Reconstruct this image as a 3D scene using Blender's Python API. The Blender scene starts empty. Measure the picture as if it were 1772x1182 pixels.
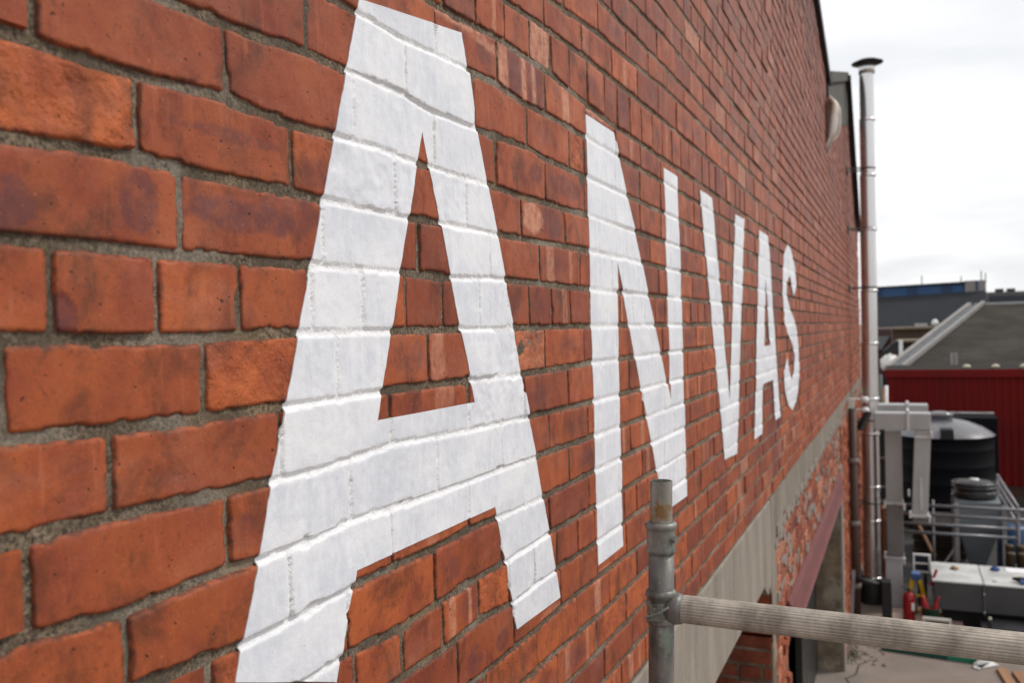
import bpy, math, random
import numpy as np
from mathutils import Matrix, Vector

random.seed(7); RS = np.random.RandomState(11)
S = bpy.context.scene
COL = S.collection
rad = math.radians

# ------------------------------------------------------------------ camera
cd = bpy.data.cameras.new("camera"); cam = bpy.data.objects.new("camera", cd); COL.objects.link(cam)
R = [[0.9140215358, -0.0196445097, -0.4051897398], [0.4048322597, -0.0198211640, 0.9141761116], [-0.0259898738, -0.9996105315, -0.0101642395]]
CAM = Vector((.661, 0.0, 3.9))
cam.matrix_world = Matrix([[R[0][0], -R[0][1], -R[0][2], CAM.x], [R[1][0], -R[1][1], -R[1][2], CAM.y],
                           [R[2][0], -R[2][1], -R[2][2], CAM.z], [0, 0, 0, 1]])
cd.sensor_width = 36; cd.lens = 30.92; cd.clip_start = .02; cd.clip_end = 6000
cd.dof.use_dof = True; cd.dof.focus_distance = 1.35; cd.dof.aperture_fstop = 6.0
S.camera = cam

# ------------------------------------------------------------------ sky, sun, exposure
SUN_DIR = Vector((0.62, 0.42, 0.80)).normalized()          # towards the sun
elev = math.asin(SUN_DIR.z); azim = math.atan2(SUN_DIR.x, SUN_DIR.y)
w = bpy.data.worlds.new("World"); S.world = w; w.use_nodes = True
nt = w.node_tree; nt.nodes.clear(); N = nt.nodes.new; L = nt.links.new
out = N('ShaderNodeOutputWorld'); bg = N('ShaderNodeBackground'); bg.inputs['Strength'].default_value = .1
sky = N('ShaderNodeTexSky'); sky.sky_type = 'NISHITA'; sky.sun_disc = False
sky.sun_elevation = elev; sky.sun_rotation = azim; sky.air_density = 1.2; sky.dust_density = 2.0
tc = N('ShaderNodeTexCoord'); sep = N('ShaderNodeSeparateXYZ'); L(tc.outputs['Generated'], sep.inputs[0])
ad = N('ShaderNodeMath'); ad.operation = 'ADD'; ad.inputs[1].default_value = .22; L(sep.outputs[2], ad.inputs[0])
mxm = N('ShaderNodeMath'); mxm.operation = 'MAXIMUM'; mxm.inputs[1].default_value = .12; L(ad.outputs[0], mxm.inputs[0])
dx = N('ShaderNodeMath'); dx.operation = 'DIVIDE'; L(sep.outputs[0], dx.inputs[0]); L(mxm.outputs[0], dx.inputs[1])
dy = N('ShaderNodeMath'); dy.operation = 'DIVIDE'; L(sep.outputs[1], dy.inputs[0]); L(mxm.outputs[0], dy.inputs[1])
cmb = N('ShaderNodeCombineXYZ'); L(dx.outputs[0], cmb.inputs[0]); L(dy.outputs[0], cmb.inputs[1])
cn = N('ShaderNodeTexNoise'); cn.inputs['Scale'].default_value = 1.15; cn.inputs['Detail'].default_value = 7; cn.inputs['Roughness'].default_value = .52
cn.inputs['Distortion'].default_value = .35
L(cmb.outputs[0], cn.inputs['Vector'])
cr = N('ShaderNodeValToRGB'); L(cn.outputs['Fac'], cr.inputs[0])
e = cr.color_ramp.elements
e[0].position = .30; e[0].color = (.86, .885, .94, 1); e[1].position = .46; e[1].color = (1.06, 1.07, 1.09, 1)
q = e.new(.60); q.color = (1.26, 1.26, 1.26, 1)
ms = N('ShaderNodeVectorMath'); ms.operation = 'SCALE'; ms.inputs['Scale'].default_value = 9.3; L(cr.outputs[0], ms.inputs[0])
mx = N('ShaderNodeMixRGB'); mx.inputs[0].default_value = .93; L(sky.outputs[0], mx.inputs[1]); L(ms.outputs[0], mx.inputs[2])
L(mx.outputs[0], bg.inputs['Color']); L(bg.outputs[0], out.inputs[0])
sl = bpy.data.lights.new("sun", 'SUN'); sl.energy = 2.2; sl.angle = rad(12); sl.color = (1, .95, .88)
so = bpy.data.objects.new("sun", sl); COL.objects.link(so); so.rotation_euler = SUN_DIR.to_track_quat('Z', 'Y').to_euler()
S.view_settings.view_transform = 'Standard'; S.view_settings.look = 'None'; S.view_settings.gamma = 1
S.view_settings.exposure = 0.0; S.view_settings.use_curve_mapping = False

# ------------------------------------------------------------------ materials
MATS = {}
def nodes_of(name):
    m = bpy.data.materials.new(name); m.use_nodes = True; t = m.node_tree
    b = t.nodes['Principled BSDF']; return m, t, b
def noise(t, vec, scale, detail=4, rough=.55, stretch=None, dist=0.0):
    if stretch:
        mp = t.nodes.new('ShaderNodeMapping'); mp.inputs['Scale'].default_value = stretch; t.links.new(vec, mp.inputs[0]); vec = mp.outputs[0]
    n = t.nodes.new('ShaderNodeTexNoise'); n.inputs['Scale'].default_value = scale; n.inputs['Detail'].default_value = detail
    n.inputs['Roughness'].default_value = rough; n.inputs['Distortion'].default_value = dist
    t.links.new(vec, n.inputs['Vector']); return n.outputs['Fac']
def ramp(t, fac, *stops):
    r = t.nodes.new('ShaderNodeValToRGB'); t.links.new(fac, r.inputs[0]); el = r.color_ramp.elements
    while len(el) < len(stops): el.new(.5)
    for s_, (p, c) in zip(el, stops):
        s_.position = p; s_.color = (c, c, c, 1) if isinstance(c, (int, float)) else (*c, 1)
    return r.outputs[0]
def mixc(t, fac, a, b, mode='MIX'):
    m = t.nodes.new('ShaderNodeMixRGB'); m.blend_type = mode
    for i, v in ((0, fac), (1, a), (2, b)):
        if isinstance(v, (int, float)): m.inputs[i].default_value = v if i == 0 else (v, v, v, 1)
        elif isinstance(v, tuple): m.inputs[i].default_value = (*v, 1)
        else: t.links.new(v, m.inputs[i])
    return m.outputs[0]
def math_(t, op, a, b=None):
    m = t.nodes.new('ShaderNodeMath'); m.operation = op
    for i, v in enumerate((a, b)):
        if v is None: continue
        if isinstance(v, (int, float)): m.inputs[i].default_value = v
        else: t.links.new(v, m.inputs[i])
    return m.outputs[0]
def bump(t, b, height, strength, dist, prev=None):
    n = t.nodes.new('ShaderNodeBump'); n.inputs['Strength'].default_value = strength; n.inputs['Distance'].default_value = dist
    t.links.new(height, n.inputs['Height'])
    if prev: t.links.new(prev, n.inputs['Normal'])
    t.links.new(n.outputs[0], b.inputs['Normal']); return n.outputs[0]
def pos(t):
    g = t.nodes.new('ShaderNodeNewGeometry'); return g.outputs['Position']
def M(name, col, var=.25, scale=6, rough=.6, metal=0.0, bmp=.15, bscale=60, bdist=.003, col2=None, stretch=None, rvar=.15, spec=.4):
    """general surface: mottled colour, roughness variation and fine relief"""
    if name in MATS: return MATS[name]
    m, t, b = nodes_of(name); p = pos(t)
    n1 = noise(t, p, scale, 6, .6, stretch)
    c2 = col2 if col2 else tuple(c * (1 - var) for c in col)
    c = mixc(t, ramp(t, n1, (.35, 0.0), (.65, 1.0)), c2, col)
    n2 = noise(t, p, scale * 7, 3, .6)
    c = mixc(t, .35 * min(1, var * 2), c, mixc(t, n2, tuple(x * .6 for x in col), tuple(min(1, x * 1.3) for x in col)))
    t.links.new(c, b.inputs['Base Color'])
    t.links.new(ramp(t, n1, (.3, max(.03, rough - rvar)), (.7, min(1, rough + rvar))), b.inputs['Roughness'])
    b.inputs['Metallic'].default_value = metal; b.inputs['Specular IOR Level'].default_value = spec
    if bmp: bump(t, b, noise(t, p, bscale, 4, .6, stretch), bmp, bdist)
    MATS[name] = m; return m

def brick_material():
    m, t, b = nodes_of('fired_brick'); p = pos(t)
    a = t.nodes.new('ShaderNodeAttribute'); a.attribute_name = 'bt'
    s = t.nodes.new('ShaderNodeSeparateColor'); t.links.new(a.outputs['Color'], s.inputs[0])
    tone, purple, pale, edge_dark = s.outputs[0], s.outputs[1], s.outputs[2], a.outputs['Alpha']
    c = mixc(t, tone, (.165, .045, .023), (.47, .150, .045))
    cloud = noise(t, p, 14, 5, .6)
    c = mixc(t, ramp(t, cloud, (.42, 0.0), (.66, .7)), c, (.20, .050, .034))
    cloud2 = noise(t, p, 6, 4, .6, (1, 1.6, .8))
    c = mixc(t, ramp(t, cloud2, (.4, 0.0), (.75, .38)), c, (.50, .16, .055))
    soot = noise(t, p, 11, 7, .66, (1, 1.1, .9), .4)
    c = mixc(t, ramp(t, soot, (.50, 0.0), (.66, .72)), c, (.085, .036, .020))
    c = mixc(t, ramp(t, noise(t, p, 55, 7, .72, None, .5), (.56, 0.0), (.70, .6)), c, (.10, .035, .02))
    c = mixc(t, ramp(t, noise(t, p, 11, 5, .6, (1, 6, .8)), (.58, 0.0), (.70, .35)), c, (.46, .17, .08))
    # purple kiss marks and pale fired stripes carried per brick
    c = mixc(t, math_(t, 'MULTIPLY', purple, ramp(t, noise(t, p, 40, 7, .65), (.34, .25), (.56, 1.0))), c, (.135, .050, .050))
    c = mixc(t, math_(t, 'MULTIPLY', pale, ramp(t, noise(t, p, 50, 7, .68), (.36, .25), (.58, 1.0))), c, (.56, .33, .23))
    # pale dusty bloom, thin vertical wash marks
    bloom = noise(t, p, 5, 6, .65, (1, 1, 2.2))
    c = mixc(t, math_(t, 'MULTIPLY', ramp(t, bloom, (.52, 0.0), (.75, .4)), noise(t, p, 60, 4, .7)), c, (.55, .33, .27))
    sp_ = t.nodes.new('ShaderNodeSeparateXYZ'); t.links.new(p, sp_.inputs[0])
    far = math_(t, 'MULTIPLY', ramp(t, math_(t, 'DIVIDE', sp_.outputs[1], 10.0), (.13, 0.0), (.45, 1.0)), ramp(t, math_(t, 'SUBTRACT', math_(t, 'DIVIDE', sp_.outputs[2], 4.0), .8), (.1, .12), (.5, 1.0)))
    c = mixc(t, math_(t, 'MULTIPLY', far, ramp(t, noise(t, p, 7, 5, .65), (.35, .15), (.62, .62))), c, (.36, .20, .165))   # pale sky sheen painted onto the far upper courses
    high = ramp(t, math_(t, 'DIVIDE', sp_.outputs[2], 10.0), (.46, 0.0), (.66, 1.0))
    c = mixc(t, math_(t, 'MULTIPLY', high, ramp(t, noise(t, p, 1.6, 6, .68), (.44, .1), (.60, .75))), c, (.105, .062, .052))   # soot washed down from the coping
    # brick edges darkened in ragged patches, and dark pits
    grain = noise(t, p, 130, 4, .7)
    c = mixc(t, ramp(t, math_(t, 'MULTIPLY', edge_dark, ramp(t, noise(t, p, 45, 5, .7), (.40, .0), (.62, 1.5))), (.25, 0.0), (.9, .75)), c, (.065, .036, .024))
    vo = t.nodes.new('ShaderNodeTexVoronoi'); vo.inputs['Scale'].default_value = 75; vo.inputs['Randomness'].default_value = 1
    wv = t.nodes.new('ShaderNodeVectorMath'); wv.operation = 'ADD'; t.links.new(p, wv.inputs[0])
    nn = t.nodes.new('ShaderNodeTexNoise'); nn.inputs['Scale'].default_value = 90; t.links.new(p, nn.inputs['Vector'])
    sc = t.nodes.new('ShaderNodeVectorMath'); sc.operation = 'SCALE'; sc.inputs['Scale'].default_value = .012; t.links.new(nn.outputs['Color'], sc.inputs[0])
    t.links.new(sc.outputs[0], wv.inputs[1]); t.links.new(wv.outputs[0], vo.inputs['Vector'])
    pit_on = ramp(t, noise(t, p, 17, 3, .5), (.43, 0.0), (.5, 1.0))
    pit = math_(t, 'MULTIPLY', ramp(t, math_(t, 'ADD', vo.outputs['Distance'], math_(t, 'MULTIPLY', noise(t, p, 25, 2, .5), .30)), (.20, 1.0), (.27, 0.0)), pit_on)
    c = mixc(t, math_(t, 'MULTIPLY', pit, .8), c, (.05, .024, .018))
    c = mixc(t, ramp(t, noise(t, p, 330, 3, .7), (.60, 0.0), (.70, .55)), c, (.07, .03, .02))
    c = mixc(t, ramp(t, noise(t, p, 240, 3, .7), (.64, 0.0), (.73, .45)), c, (.55, .30, .18))
    c = mixc(t, .45, c, mixc(t, grain, tuple((.15, .05, .03)), tuple((.62, .22, .12)), 'MIX'), 'SOFT_LIGHT')
    t.links.new(c, b.inputs['Base Color'])
    t.links.new(ramp(t, cloud, (.3, .5), (.7, .75)), b.inputs['Roughness'])
    b.inputs['Specular IOR Level'].default_value = .27
    n1 = bump(t, b, noise(t, p, 260, 5, .7), .45, .0014)
    n2 = bump(t, b, noise(t, p, 38, 6, .65, (1, 1, .5)), .4, .003, n1)
    n3 = bump(t, b, math_(t, 'SUBTRACT', 1.0, pit), .6, .002, n2)
    cliff = t.nodes.new('ShaderNodeBump'); cliff.inputs['Distance'].default_value = .006      # torn faces of the soft orange bricks
    t.links.new(ramp(t, tone, (.80, 0.0), (.95, .6)), cliff.inputs['Strength'])
    t.links.new(ramp(t, noise(t, p, 42, 8, .62), (.28, 0.0), (.47, .55), (.52, .72), (.75, 1.0)), cliff.inputs['Height']); t.links.new(n3, cliff.inputs['Normal'])
    t.links.new(cliff.outputs[0], b.inputs['Normal'])
    return m
def mortar_material():
    m, t, b = nodes_of('lime_mortar'); p = pos(t)
    n = noise(t, p, 210, 5, .8); n2 = noise(t, p, 9, 5, .6)
    c = mixc(t, ramp(t, n, (.40, 0.0), (.61, 1.0)), (.055, .040, .028), (.39, .305, .215))
    c = mixc(t, ramp(t, n2, (.38, 0.0), (.6, .8)), c, (.12, .095, .07))
    c = mixc(t, math_(t, 'MULTIPLY', ramp(t, noise(t, p, 4, 4, .6), (.52, 0.0), (.62, .7)), n), c, (.50, .45, .37))
    c = mixc(t, ramp(t, noise(t, p, 70, 4, .7), (.60, 0.0), (.72, .8)), c, (.05, .042, .03))
    c = mixc(t, ramp(t, noise(t, p, 3.2, 3, .6), (.58, 0.0), (.72, .4)), c, (.42, .30, .17))
    c = mixc(t, ramp(t, noise(t, p, 45, 3, .6), (.68, 0.0), (.75, .5)), c, (.24, .21, .055))
    t.links.new(c, b.inputs['Base Color']); b.inputs['Roughness'].default_value = .95
    b.inputs['Specular IOR Level'].default_value = .2
    n1 = bump(t, b, n, 1.0, .004); bump(t, b, noise(t, p, 90, 5, .75), .9, .006, n1)
    return m
def paint_material():
    m, t, b = nodes_of('white_masonry_paint'); p = pos(t)
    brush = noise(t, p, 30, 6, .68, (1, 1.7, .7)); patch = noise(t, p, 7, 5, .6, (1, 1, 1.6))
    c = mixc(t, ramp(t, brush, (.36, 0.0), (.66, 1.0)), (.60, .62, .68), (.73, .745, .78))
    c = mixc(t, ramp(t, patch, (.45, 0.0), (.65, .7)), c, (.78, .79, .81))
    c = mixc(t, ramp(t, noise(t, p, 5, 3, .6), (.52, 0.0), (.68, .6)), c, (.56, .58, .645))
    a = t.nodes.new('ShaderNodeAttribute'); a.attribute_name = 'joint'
    c = mixc(t, math_(t, 'MULTIPLY', a.outputs['Fac'], ramp(t, noise(t, p, 190, 4, .7), (.30, .35), (.55, .85))), c, (.82, .82, .83))  # whiter joints: thicker paint, with the ridge highlights put into the colour
    c = mixc(t, ramp(t, noise(t, p, 230, 2, .5), (.72, 0.0), (.76, .7)), c, (.35, .33, .33))
    t.links.new(c, b.inputs['Base Color']); b.inputs['Roughness'].default_value = .5
    n1 = bump(t, b, noise(t, p, 220, 4, .65), .35, .0015)
    n2 = bump(t, b, noise(t, p, 40, 5, .65, (1, 1.5, .7)), .22, .002, n1)
    rg = t.nodes.new('ShaderNodeBump'); rg.inputs['Distance'].default_value = .004
    t.links.new(math_(t, 'MULTIPLY', a.outputs['Fac'], .9), rg.inputs['Strength']); t.links.new(noise(t, p, 130, 4, .7), rg.inputs['Height'])
    t.links.new(n2, rg.inputs['Normal']); t.links.new(rg.outputs[0], b.inputs['Normal'])
    return m
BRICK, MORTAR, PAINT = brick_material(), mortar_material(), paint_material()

# ------------------------------------------------------------------ object helpers
ORG = {}
def props(o, label=None, cat=None, group=None, kind=None):
    for k_, v in (('label', label), ('category', cat), ('group', group), ('kind', kind)):
        if v: o[k_] = v
    return o
def thing(name, label, cat, loc, group=None):
    o = bpy.data.objects.new(name, None); o.empty_display_size = .1; COL.objects.link(o); o.location = loc
    ORG[o.name] = Vector(loc); return props(o, label, cat, group)
def link(name, me, parent=None, mat=None):
    if mat: me.materials.append(mat)
    o = bpy.data.objects.new(name, me); COL.objects.link(o)
    if parent: o.parent = parent; ORG[o.name] = ORG[parent.name]
    else: ORG[o.name] = Vector((0, 0, 0))
    return o
class MB:
    """collects boxes, tubes and panels given in world coordinates"""
    def __init__(s): s.v = []; s.f = []; s.sm = []
    def add(s, vs, fs, smooth=False):
        n = len(s.v); s.v += [tuple(v) for v in vs]; s.f += [tuple(i + n for i in f_) for f_ in fs]; s.sm += [smooth] * len(fs); return s
    def box(s, x0, x1, y0, y1, z0, z1):
        v = [(x, y, z) for z in (z0, z1) for y in (y0, y1) for x in (x0, x1)]
        return s.add(v, [(0, 2, 3, 1), (4, 5, 7, 6), (0, 1, 5, 4), (2, 6, 7, 3), (0, 4, 6, 2), (1, 3, 7, 5)])
    def beam(s, a, b, wx, wz, up=(0, 0, 1)):
        a, b = Vector(a), Vector(b); d = (b - a).normalized(); u = Vector(up)
        x = d.cross(u)
        if x.length < 1e-4: x = d.cross(Vector((1, 0, 0)))
        x.normalize(); y = x.cross(d).normalized()
        v = [p + x * (i * wx / 2) + y * (j * wz / 2) for p in (a, b) for i, j in ((-1, -1), (1, -1), (1, 1), (-1, 1))]
        return s.add(v, [(3, 2, 1, 0), (4, 5, 6, 7), (0, 1, 5, 4), (1, 2, 6, 5), (2, 3, 7, 6), (3, 0, 4, 7)])
    def tube(s, pts, r, n=12, caps=True, wob=0):
        pts = [Vector(p) for p in pts]; rs = r if isinstance(r, (list, tuple)) else [r] * len(pts)
        vs = []; fs = []
        d0 = (pts[1] - pts[0]).normalized(); ref = d0.orthogonal().normalized()
        for i, p in enumerate(pts):
            d = (pts[min(i + 1, len(pts) - 1)] - pts[max(i - 1, 0)]).normalized()
            ref = (ref - d * ref.dot(d)).normalized(); bi = d.cross(ref)
            for k_ in range(n):
                a = 2 * math.pi * k_ / n; vs.append(p + (ref * math.cos(a) + bi * math.sin(a)) * rs[i] * ((.968 if k_ % 3 == 0 else 1.0) if wob == 'rib' else 1))
        for i in range(len(pts) - 1):
            for k_ in range(n):
                k2 = (k_ + 1) % n; fs.append((i * n + k_, i * n + k2, (i + 1) * n + k2, (i + 1) * n + k_))
        s.add(vs, fs, n > 6)
        if caps:
            b0 = len(s.v) - len(vs)
            s.f.append(tuple(b0 + k_ for k_ in range(n))[::-1]); s.f.append(tuple(b0 + (len(pts) - 1) * n + k_ for k_ in range(n))); s.sm += [False, False]
        return s
    def lathe(s, c, prof, n=32):
        """prof = [(radius, height)] round a vertical axis at c"""
        vs = [(c[0] + r_ * math.cos(2 * math.pi * k_ / n), c[1] + r_ * math.sin(2 * math.pi * k_ / n), c[2] + h_) for r_, h_ in prof for k_ in range(n)]
        fs = [(i * n + k_, i * n + (k_ + 1) % n, (i + 1) * n + (k_ + 1) % n, (i + 1) * n + k_) for i in range(len(prof) - 1) for k_ in range(n)]
        return s.add(vs, fs, True)
    def prism(s, poly, axis, a, b):
        """closed polygon of (u,v) pushed from a to b along axis (0 x: u=y v=z, 1 y: u=x v=z, 2 z: u=x v=y)"""
        def P(u, v, w_): return ((w_, u, v), (u, w_, v), (u, v, w_))[axis]
        n = len(poly); vs = [P(u, v, a) for u, v in poly] + [P(u, v, b) for u, v in poly]
        return s.add(vs, [tuple(range(n))[::-1], tuple(range(n, 2 * n))] + [(i, (i + 1) % n, n + (i + 1) % n, n + i) for i in range(n)])
    def build(s, name, mat, parent=None, bevel=0, label=None, kind=None, cat=None, group=None):
        o_ = ORG[parent.name] if parent else Vector((0, 0, 0))
        me = bpy.data.meshes.new(name); me.from_pydata([(v[0] - o_.x, v[1] - o_.y, v[2] - o_.z) for v in s.v], [], s.f)
        me.polygons.foreach_set('use_smooth', s.sm); me.update()
        ob = link(name, me, parent, mat); props(ob, label, cat, group, kind)
        if bevel:
            b = ob.modifiers.new('edge', 'BEVEL'); b.width = bevel; b.segments = 2; b.limit_method = 'ANGLE'
        return ob
def array_mesh(name, V, F, attr=None, aname='bt', smooth=True, color=True):
    """numpy vertices (n,3), quads (m,4) to a mesh with one point attribute"""
    me = bpy.data.meshes.new(name); me.vertices.add(len(V)); me.vertices.foreach_set('co', np.asarray(V, np.float32).ravel())
    F = np.asarray(F, np.int32); nf, k_ = F.shape
    me.loops.add(nf * k_); me.loops.foreach_set('vertex_index', F.ravel())
    me.polygons.add(nf); me.polygons.foreach_set('loop_start', np.arange(0, nf * k_, k_, dtype=np.int32))
    me.polygons.foreach_set('loop_total', np.full(nf, k_, np.int32))
    me.update(calc_edges=True); me.validate()
    me.polygons.foreach_set('use_smooth', [smooth] * nf)
    if attr is not None:
        if color: a = me.attributes.new(aname, 'FLOAT_COLOR', 'POINT'); a.data.foreach_set('color', np.asarray(attr, np.float32).ravel())
        else: a = me.attributes.new(aname, 'FLOAT', 'POINT'); a.data.foreach_set('value', np.asarray(attr, np.float32).ravel())
    return me

# traced bed lines (distance along wall, height about the eye), cross joints and letter outlines
BEDS={-6: [(2.3344, 0.8962), (2.7319, 0.9135)],
 -5: [(2.0768, 0.8102), (2.3894, 0.8121), (2.7226, 0.8189)],
 -4: [(1.7383, 0.6971), (2.052, 0.7235), (2.2872, 0.7296), (2.7158, 0.7506)],
 -3: [(1.5029, 0.6185), (1.6879, 0.6283), (1.9194, 0.6375), (2.1568, 0.6395), (2.3741, 0.6404), (2.7054, 0.6441)],
 -2: [(1.2029, 0.5183), (1.3669, 0.5295), (1.4901, 0.5387), (1.6115, 0.5389), (1.7174, 0.5402), (1.9352, 0.5288), (2.1472, 0.5233)],
 -1: [(1.0059, 0.437), (1.1226, 0.4341), (1.217, 0.4401), (1.3248, 0.4461), (1.4418, 0.4511), (1.5849, 0.4452), (1.7546, 0.4495), (1.9454, 0.4495)],
 0: [(0.6664, 0.3391), (0.7436, 0.342), (0.8131, 0.3459), (0.8891, 0.3515), (0.9722, 0.3507), (1.0502, 0.3543), (1.1183, 0.3536), (1.1935, 0.3466),
     (1.3562, 0.3509), (1.5997, 0.3614), (1.6693, 0.3564), (1.9382, 0.356)],
 1: [(0.4871, 0.2551), (0.5225, 0.2556), (0.6263, 0.255), (0.7455, 0.2614), (0.8624, 0.2549), (0.9422, 0.2587), (1.0455, 0.2619), (1.1466, 0.2587),
     (1.2726, 0.2601), (1.4132, 0.2623), (1.5529, 0.2613), (1.9396, 0.2679)],
 2: [(0.4841, 0.1683), (0.5385, 0.1728), (0.6212, 0.1761), (0.6996, 0.1735), (0.8512, 0.1752), (0.9125, 0.1735), (1.1253, 0.1737), (1.221, 0.1759),
     (1.4322, 0.1782), (1.954, 0.186)],
 3: [(0.4813, 0.0866), (0.5293, 0.0869), (0.6017, 0.087), (0.6961, 0.0865), (0.8771, 0.089), (1.0934, 0.092), (1.2412, 0.0906), (1.4199, 0.098),
     (1.9471, 0.0968)],
 4: [(0.4786, 0.0049), (0.5325, 0.0049), (0.5939, 0.0023), (0.6927, 0.0028), (0.8512, 0.0064), (1.0564, 0.0074), (1.2702, 0.0075), (1.4824, 0.0081),
     (1.9445, 0.0107)],
 5: [(0.4758, -0.0764), (0.5799, -0.0788), (0.6893, -0.0798), (0.8187, -0.0795), (1.0328, -0.0768), (1.3005, -0.0779), (1.5305, -0.0809),
     (1.9589, -0.0746)],
 6: [(0.473, -0.1597), (0.5794, -0.1592), (0.7253, -0.162), (0.7958, -0.1633), (0.8908, -0.1635), (1.065, -0.1535), (1.2957, -0.1608),
     (1.5532, -0.1633), (1.9517, -0.1661)],
 7: [(0.4701, -0.243), (0.5029, -0.2412), (0.5936, -0.2494), (0.7244, -0.2453), (0.768, -0.2464), (0.887, -0.2455), (0.9594, -0.2398),
     (1.1975, -0.2458), (1.4232, -0.2435), (1.5885, -0.2449), (1.9453, -0.2478)],
 8: [(0.6181, -0.323), (0.7014, -0.3283), (0.7403, -0.3319), (0.9461, -0.3253), (1.0561, -0.3257), (1.18, -0.3272), (1.2945, -0.3244),
     (1.4009, -0.3269), (1.6344, -0.3315), (1.9391, -0.3277)],
 9: [(0.9242, -0.4091), (1.0778, -0.4183), (1.2012, -0.4143), (1.3328, -0.4131), (1.4299, -0.414), (1.6609, -0.4083), (1.9493, -0.4118)],
 10: [(1.074, -0.4899), (1.1968, -0.4923), (1.3285, -0.4845), (1.4502, -0.4949), (1.7216, -0.4909), (1.9427, -0.4955)],
 11: [(1.3229, -0.5786), (1.5658, -0.5807), (1.7154, -0.5767), (1.9363, -0.5775), (2.0376, -0.5807), (2.3995, -0.5909)],
 12: [(1.5318, -0.6559), (1.6991, -0.6611), (1.9588, -0.6707), (2.3925, -0.6671)],
 13: [(1.752, -0.7485), (1.9524, -0.7516), (2.3841, -0.7572)],
 14: [(2.0354, -0.8336), (2.3762, -0.8421)]}
JOINTS={-5: [2.175],
 -4: [2.056, 2.296, 2.526],
 -3: [1.698, 1.927, 2.16, 2.395],
 -2: [1.37, 1.493, 1.614, 1.73, 1.843, 1.964, 2.095, 2.202],
 -1: [0.925, 1.225, 1.456, 1.691, 1.948],
 0: [0.894, 1.126, 1.357, 1.59, 1.829, 1.929],
 1: [0.518, 0.747, 0.99, 1.211, 1.44, 1.678, 1.926],
 2: [0.391, 0.625, 0.857, 1.089, 1.318, 1.55, 1.79],
 3: [0.443, 0.677, 0.914, 1.154, 1.405, 1.638, 1.881],
 4: [0.527, 0.642, 0.76, 0.887, 0.999, 1.112, 1.225, 1.356, 1.475, 1.579, 1.699, 1.811, 1.947],
 5: [0.479, 0.702, 0.936, 1.174, 1.419, 1.658, 1.896],
 6: [0.583, 0.82, 1.061, 1.307, 1.542, 1.784],
 7: [0.497, 0.73, 0.959, 1.194, 1.433, 1.669, 1.907],
 8: [0.594, 0.827, 1.055, 1.297, 1.537, 1.779],
 9: [0.471, 0.7, 0.944, 1.176, 1.423, 1.654, 1.903],
 10: [0.846, 0.96, 1.078, 1.199, 1.324, 1.448, 1.563, 1.691, 1.822],
 11: [1.243, 1.466, 1.708, 1.948],
 12: [1.343, 1.572, 1.805, 2.039, 2.279],
 13: [1.679, 1.934, 2.169],
 14: [1.984, 2.225]}
LETTERS={'A': {'hole': [(1.174, 0.311), (1.026, -0.116), (1.326, -0.116)],
       'out': [(1.01, 0.456), (0.733, -0.367), (0.917, -0.436), (0.963, -0.306), (1.397, -0.304), (1.478, -0.549), (1.7, -0.553), (1.589, -0.239),
               (1.433, 0.193), (1.361, 0.357), (1.318, 0.503)]},
 'A2': {'hole': [(4.819, 0.264), (4.713, -0.105), (4.938, -0.104)],
        'out': [(4.636, 0.492), (4.326, -0.542), (4.561, -0.545), (4.632, -0.298), (5.029, -0.295), (5.085, -0.53), (5.309, -0.528), (4.966, 0.493)]},
 'N': {'out': [(1.945, 0.503), (2.165, 0.505), (2.693, -0.225), (2.676, 0.496), (2.86, 0.497), (2.882, -0.555), (2.581, -0.55), (2.162, 0.174),
               (2.151, -0.551), (1.955, -0.55)]},
 'S': {'out': [(5.884, 0.519), (5.739, 0.475), (5.667, 0.438), (5.58, 0.324), (5.555, 0.191), (5.591, 0.075), (5.628, 0.008), (5.716, -0.039),
               (6.015, -0.129), (6.121, -0.205), (6.081, -0.303), (5.937, -0.356), (5.82, -0.299), (5.715, -0.205), (5.531, -0.293), (5.562, -0.386),
               (5.708, -0.492), (5.883, -0.546), (6.159, -0.513), (6.301, -0.437), (6.392, -0.303), (6.363, -0.141), (6.245, -0.009), (6.133, 0.038),
               (5.9, 0.112), (5.76, 0.19), (5.767, 0.277), (5.941, 0.326), (6.041, 0.256), (6.147, 0.197), (6.338, 0.267), (6.278, 0.378),
               (6.131, 0.455), (6.008, 0.503)]},
 'V': {'out': [(3.195, 0.499), (3.425, 0.5), (3.704, -0.312), (3.943, 0.495), (4.181, 0.498), (3.84, -0.546), (3.559, -0.533)]}}

# ------------------------------------------------------------------ value noise in numpy (relief of the wall)
TAB = RS.rand(256, 256)
def vn(y, z, fr, sd=0):
    a = y * fr + 17.3 * sd + 1000; b = z * fr + 9.1 * sd + 1000
    i = np.floor(a).astype(int); j = np.floor(b).astype(int); u = a - i; v = b - j
    u = u * u * (3 - 2 * u); v = v * v * (3 - 2 * v)
    g = lambda p, q_: TAB[(p + sd * 31) & 255, (q_ + sd * 57) & 255]
    return (g(i, j) * (1 - u) + g(i + 1, j) * u) * (1 - v) + (g(i, j + 1) * (1 - u) + g(i + 1, j + 1) * u) * v
def fbm(y, z, fr, sd=0, o=4):
    r_ = 0; am = .5; tot = 0
    for k_ in range(o): r_ = r_ + am * vn(y, z, fr * 2 ** k_, sd + k_); tot += am; am *= .55
    return r_ / tot - .5
def sstep(a, b, x):
    t_ = np.clip((x - a) / (b - a), 0, 1); return t_ * t_ * (3 - 2 * t_)

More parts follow.
